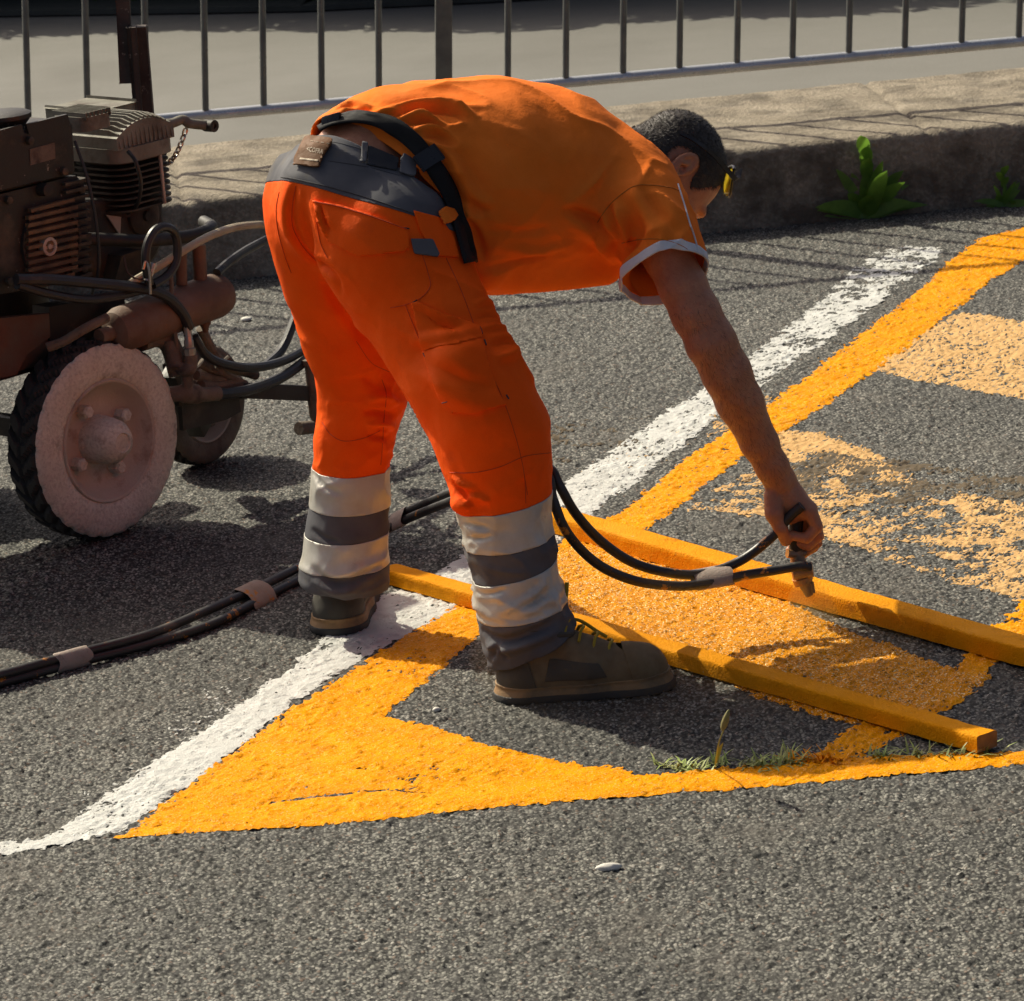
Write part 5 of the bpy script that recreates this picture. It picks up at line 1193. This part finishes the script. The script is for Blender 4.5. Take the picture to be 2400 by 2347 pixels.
# ================================================================== battens
M_BATT = mat('yellow_caked_batten', (.84, .33, .003), (.74, .275, .003), 9, .65, spec=.05, bscale=230, bump=1.0, bdist=.004, dirt=(.50, .17, .008), dscale=14, dlo=.60, dhi=.74, chips=(38, .68, (.66, .42, .13)))  # pale chips: bare patches, with the edge glint put into the colour
M_WOODE = mat('bare_batten_end', (.30, .17, .06), (.22, .11, .035), 40, .8, bscale=90, bump=.6, dirt=(.70, .26, .012), dscale=9, dlo=.46, dhi=.6)
def batten(p, q, w, h, label, away):
    p = np.array([*p[:2], .004]); q = np.array([*q[:2], .004]); d = nrm(q-p); s = nrm(np.cross(UZ, d)); s = s if s[1] > 0 else -s
    L_ = np.linalg.norm(q-p); nx = int(L_/.010); ring = [(0, .001), (0, h*.33), (0, h*.66), (0, h-.004), (.002, h-.0012), (.006, h), (w*.33, h), (w*.66, h), (w-.006, h), (w-.002, h-.0012), (w, h-.004), (w, h*.5), (w, .001)]
    V = np.array([p+d*L_*i/nx+s*a+UZ*b for i in range(nx+1) for a, b in ring]); m_ = len(ring)
    N_ = fbm(V, 60, 7, 3)*.0012+fbm(V, 9, 3, 2)*.0018; V[:, 2] += N_; V += s*(fbm(V, 70, 15, 3)*.0014)[:, None]
    i = np.arange(nx); Q = np.concatenate([np.stack([i*m_+k, (i+1)*m_+k, (i+1)*m_+(k+1) % m_, i*m_+(k+1) % m_], 1) for k in range(m_)], 0)
    Fc = [list(map(int, f)) for f in Q]
    o = MB().add(V, Fc).build('wooden_batten', M_BATT, None, 40); tag(o, label, 'batten', 'yellow battens masking the stripe')
    for c, dd in ((V[:m_], -d), (V[-m_:], d)):
        MB().add(c+dd*.0006, [list(range(m_))]).build('cut_end', M_WOODE, o)
    return o
batten(G(893, 1372), G(2291, 1772), .046, .030, 'yellow paint caked batten lying nearest, its cut end beside the grass', 1)
batten(G(1240, 1240), G(2520, 1606), .058, .037, 'yellow paint caked batten under the spray gun, farther from the camera', 1)

# ================================================================== twin spray hose
th = empty('spray_hose', G(600, 1400), 'pair of taped black hoses trailing past his feet to the spray gun', 'hose')
hr = .0090
def gz(px, py, z=.0105): return G(px, py, z)
def gt(px, py): return G(px, py, .0255)
A = [gt(-900, 1790), gt(-450, 1690), gt(-120, 1610), gt(0, 1582), gt(170, 1535), gt(350, 1487), gt(500, 1425), gt(620, 1370), gt(725, 1318), gt(820, 1270), P(930, 1212, 1.02), P(1065, 1152, .84), P(1150, 1128, .60), P(1220, 1112, .35), P(1285, 1098, .14),
     P(1312, 1140, .10), P(1350, 1205, .11), P(1410, 1270, .15), P(1490, 1322, .19), P(1590, 1346, .22), P(1665, 1342, .245), P(1740, 1312, .26), P(1810, 1258, .265), P(1850, 1212, .262), P(1880, 1186, .258)]
B = [gz(-900, 1812), gz(-450, 1711), gz(-120, 1630), gz(0, 1601), gz(170, 1556), gz(350, 1510), gz(500, 1462), gz(620, 1400), gz(725, 1346), gz(820, 1292), P(930, 1228, 1.00), P(1065, 1172, .82), P(1150, 1142, .58), P(1215, 1120, .34), P(1280, 1112, .12),
     P(1296, 1170, .08), P(1330, 1250, .08), P(1400, 1322, .12), P(1490, 1362, .16), P(1590, 1374, .19), P(1670, 1366, .22), P(1740, 1350, .245), P(1810, 1338, .26), P(1870, 1328, .262), P(1898, 1330, .27)]
MB().tube(spline(A, 8), .0090, 12).build('hose', M_HOSEP, th); MB().tube(spline(B, 8), .0090, 12).build('hose', M_HOSEP, th)
def tape(pA, pB, nA, m):
    a, b = np.asarray(pA), np.asarray(pB); c = (a+b)/2; d = nrm(nA); s = b-a; L_ = np.linalg.norm(s)/2; s = nrm(s-d*(s@d)); w = np.cross(d, s); ringn = 24; V = []; Fc = []
    for j, (h, g_) in enumerate(((-.036, 1.0), (-.034, 1.06), (-.012, 1.04), (.01, 1.07), (.03, 1.05), (.036, 1.0))):
        for k in range(ringn):
            t = 2*math.pi*k/ringn; V.append(c+d*(h+.003*math.sin(3*t))+s*((L_+.0098)*g_*math.cos(t))+w*(.0112*g_*math.sin(t)))
    for j in range(5):
        for k in range(ringn): Fc.append([j*ringn+k, j*ringn+(k+1) % ringn, (j+1)*ringn+(k+1) % ringn, (j+1)*ringn+k])
    MB().add(V, Fc).build('tape_wrap', m, th)
for px, m in ((0, M_TAPE),): pass
tape(gt(170, 1535), gz(170, 1556), gz(200, 1527)-gz(140, 1543), M_TAPE)
tape(gt(600, 1380), gz(600, 1410), gz(640, 1360)-gz(560, 1397), M_TAPEO)
tape(P(930, 1212, 1.02), P(930, 1228, 1.0), P(1000, 1180, .93)-P(875, 1243, 1.07), M_TAPE)
tape(P(1668, 1341, .247), P(1668, 1367, .22), P(1700, 1336, .25)-P(1640, 1346, .24), M_TAPE)

# ================================================================== spray gun
M_GUN = mat('paint_crusted_gun', (.30, .22, .15), (.20, .14, .09), 30, .5, metal=.3, bscale=200, bump=.5, dirt=(.55, .22, .03), dscale=22, dlo=.48, dhi=.62)
gun = empty('spray_gun', P(1898, 1395, .29), 'paint crusted metal spray gun held in his right hand over the batten', 'spray gun')
gy = .292
MB().tube(spline([P(1876, 1180, gy-.02), P(1868, 1215, gy), P(1864, 1260, gy), P(1866, 1300, gy)], 5), [.010]*5+[.0125]*6+[.012]*5, 14).build('grip', M_DARK, gun)
MB().tube([P(1866, 1290, gy), P(1870, 1312, gy), P(1876, 1340, gy), P(1882, 1358, gy)], [.012, .014, .017, .018], 16).build('gun_body', M_GUN, gun)
MB().tube([P(1845, 1298, gy-.012), P(1868, 1300, gy-.006), P(1888, 1296, gy)], [.008, .007, .006], 10).build('trigger', M_GUN, gun)
MB().tube([P(1860, 1342, gy-.012), P(1905, 1335, gy-.016)], [.013, .014], 14).build('hose_coupling', M_GUN, gun)
MB().tube([P(1880, 1352, gy), P(1884, 1364, gy), P(1888, 1366, gy), P(1892, 1382, gy), P(1897, 1396, gy)], [.020, .019, .014, .010, .0075], 14).build('nozzle', M_GUN, gun)
MB().tube([P(1900, 1366, gy-.004), P(1906, 1390, gy-.004)], [.006, .004], 8).build('nozzle_guard', M_GUN, gun)

# ================================================================== weeds, grass, pebble
M_WEED = leaf_mat('weed_leaf', (.135, .27, .04), (.085, .19, .028), 40, .4)
def leaf(base, d, n_, L_, w):
    d = nrm(d); s = nrm(np.cross(d, n_)); V = []; k = 7
    for i in range(k+1):
        t = i/k; c = base+d*L_*t - UZ*L_*.22*t*t + np.array([d[0], -.4, 0])*L_*.25*t*t; ww = w*math.sin(math.pi*min(1, .08+t*.92))**.7*(1-.25*t)
        V += [c-s*ww+UZ*ww*.25, c, c+s*ww+UZ*ww*.25]
    Fc = [[3*i+j, 3*i+j+1, 3*i+4+j, 3*i+3+j] for i in range(k) for j in (0, 1)]
    return V, Fc
def weed(px, py, h, n, label, seed):
    r = random.Random(seed); b = G(px, py); b[2] = .0; e = empty('broadleaf_weed', b, label, 'weed', 'weeds growing at the kerb')
    for i in range(n):
        a = r.uniform(0, 6.28); el = r.choice((r.uniform(.35, .7), r.uniform(.85, 1.4), r.uniform(.85, 1.4))); L_ = h*r.uniform(.45, 1.05)*(.85 if el < .75 else 1); d = np.array([math.cos(a)*math.cos(el), math.sin(a)*math.cos(el)*.5-.12, math.sin(el)])
        V, Fc = leaf(b+np.array([r.uniform(-.015, .015), r.uniform(-.01, .01), .0]), d, [0, -1, .3], L_, h*.10*r.uniform(.6, 1.3)); MB().add(V, Fc).build('leaf', M_WEED, e, 80)
    for i in range(3):
        zz = h*(.6+.18*i); V, Fc = leaf(b+UZ*zz*.85, [r.uniform(-.6, .6), -.3, .9], [0, -1, 0], h*.45, h*.10); MB().add(V, Fc).build('leaf', M_WEED, e, 80)
    MB().tube([b, b+UZ*h*.5+rt*.006, b+UZ*h*1.05], [.006, .005, .003], 8).build('stem', M_WEED, e)
weed(2035, 510, .20, 28, 'bright green broadleaf weed sprouting at the kerb, right of his head', 4)
weed(2352, 484, .10, 12, 'smaller green broadleaf weed at the kerb by the right edge', 9)
M_GRASS = mat('grass_blade', (.24, .34, .06), (.34, .31, .11), 30, .6, bump=0)
def tuft(pts, n, h, label, seed, m=M_GRASS):
    r = np.random.default_rng(seed); V = []; Fc = []; c0 = G(*pts[len(pts)//2])
    for i in range(n):
        k = r.integers(0, len(pts)); b = G(pts[k][0]+r.normal()*18, pts[k][1]+r.normal()*4); a = r.uniform(0, 6.28); L_ = h*r.uniform(.4, 1.0); el = r.uniform(.25, 1.1); d = np.array([math.cos(a)*math.cos(el), math.sin(a)*math.cos(el), math.sin(el)])
        s = nrm(np.cross(d, UZ))*.0024; o = len(V)
        for t in (0, .5, 1): c = b+d*L_*t-UZ*L_*.35*t*t; V += [c-s*(1-.85*t), c+s*(1-.85*t)]
        Fc += [[o, o+1, o+3, o+2], [o+2, o+3, o+5, o+4]]
    o = MB().add(V, Fc).build('grass_tuft', m); o['kind'] = 'stuff'; return tag(o, label, 'grass')
tuft([(1560, 1795), (1600, 1802), (1640, 1806), (1690, 1790)], 90, .045, 'sparse green grass by the foxtail at the painted edge', 1)
tuft([(1770, 1790), (1800, 1795), (1840, 1788), (1860, 1782)], 110, .05, 'green grass tuft between foxtail and painted clump', 2)
tuft([(1880, 1785), (1910, 1780), (1940, 1782), (1965, 1784)], 90, .045, 'grass clump coated in orange paint', 3, M_YEL)
tuft([(2060, 1775), (2090, 1780), (2140, 1772), (2200, 1770), (2260, 1772), (2310, 1765)], 110, .05, 'thin grass below the cut end of the near batten', 4)
ft = empty('foxtail_grass', G(1680, 1800), 'single foxtail grass stalk with seed head standing on the asphalt', 'grass')
fp = spline([G(1676, 1800), P(1684, 1745, -.58), P(1698, 1705, -.60), P(1706, 1672, -.62)], 6)
MB().tube(fp, .0014, 6).build('stalk', M_GRASS, ft)
M_SEED = mat('seed_head', (.30, .29, .12), None, 60, .8, bump=.4, bscale=500)
sh2 = MB().tube(spline([P(1693, 1712, -.60), P(1698, 1695, -.605), P(1703, 1680, -.615), P(1708, 1664, -.62)], 3), [.002, .0045, .0055, .006, .006, .0058, .005, .004, .003, .001], 9)
sh2.build('seed_head', M_SEED, ft)
V, Fc = leaf(G(1676, 1800), [.2, 0, .9], [0, -1, 0], .06, .004); MB().add(V, Fc).build('blade', M_GRASS, ft)
def pebble(px, py, s, label, m, seed):
    bm = bmesh.new(); bmesh.ops.create_icosphere(bm, subdivisions=3, radius=1); r = G(px, py)
    V = np.array([v.co[:] for v in bm.verts]); V = V*(1+.25*fbm(V, 1.2, seed, 3))[:, None]*np.array(s); Fc = [[v.index for v in f.verts] for f in bm.faces]; bm.free()
    o = MB().add(V+r+UZ*s[2]*.7, Fc).build('pebble', m, None, 60); return tag(o, label, 'pebble')
M_PEB = mat('white_pebble', (.72, .70, .64), (.60, .57, .50), 60, .8, bscale=200, bump=.4)
pebble(1427, 2040, (.021, .009, .007), 'white elongated pebble on the foreground asphalt', M_PEB, 3)
pebble(577, 752, (.015, .012, .006), 'small white chip on asphalt right of the tank', M_PEB, 5)
pebble(1023, 1668, (.007, .006, .005), 'tiny pale stone beside the yellow corner wedge', M_PEB, 7)

# ================================================================== drifting paint mist from the nozzle
def mist(c, ax, rad, dens, label):
    bm = bmesh.new(); bmesh.ops.create_icosphere(bm, subdivisions=4, radius=1); A_ = [nrm(a) for a in ax]
    V = np.array([v.co[:] for v in bm.verts]); Fc = [[v.index for v in f.verts] for f in bm.faces]; bm.free()
    W_ = np.asarray(c)+sum(np.outer(V[:, i]*rad[i], A_[i]) for i in range(3)); W_[:, 2] = np.maximum(W_[:, 2], -.018)
    m = bpy.data.materials.new('paint_mist'); m.use_nodes = True; N = m.node_tree.nodes; N.remove(N['Principled BSDF'])
    v = N.new('ShaderNodeVolumePrincipled'); v.inputs['Color'].default_value = (.95, .55, .14, 1); v.inputs['Density'].default_value = dens; v.inputs['Anisotropy'].default_value = .35
    m.node_tree.links.new(v.outputs[0], N['Material Output'].inputs['Volume'])
    o = MB().add(W_, Fc).build('spray_mist', m, None, 180); o['kind'] = 'stuff'; return tag(o, label, 'mist')
mist(P(1640, 1560, .0)+np.array([0, 0, .02]), [[1, -.35, 0], [.35, 1, 0], [0, 0, 1]], (.42, .30, .13), .22, 'faint orange paint mist drifting over shoe and wet stripe')
mist(P(1905, 1450, .27), [[1, -.3, -.2], [.3, 1, 0], [0, 0, 1]], (.05, .045, .075), 3.5, 'small puff of paint mist under the nozzle')
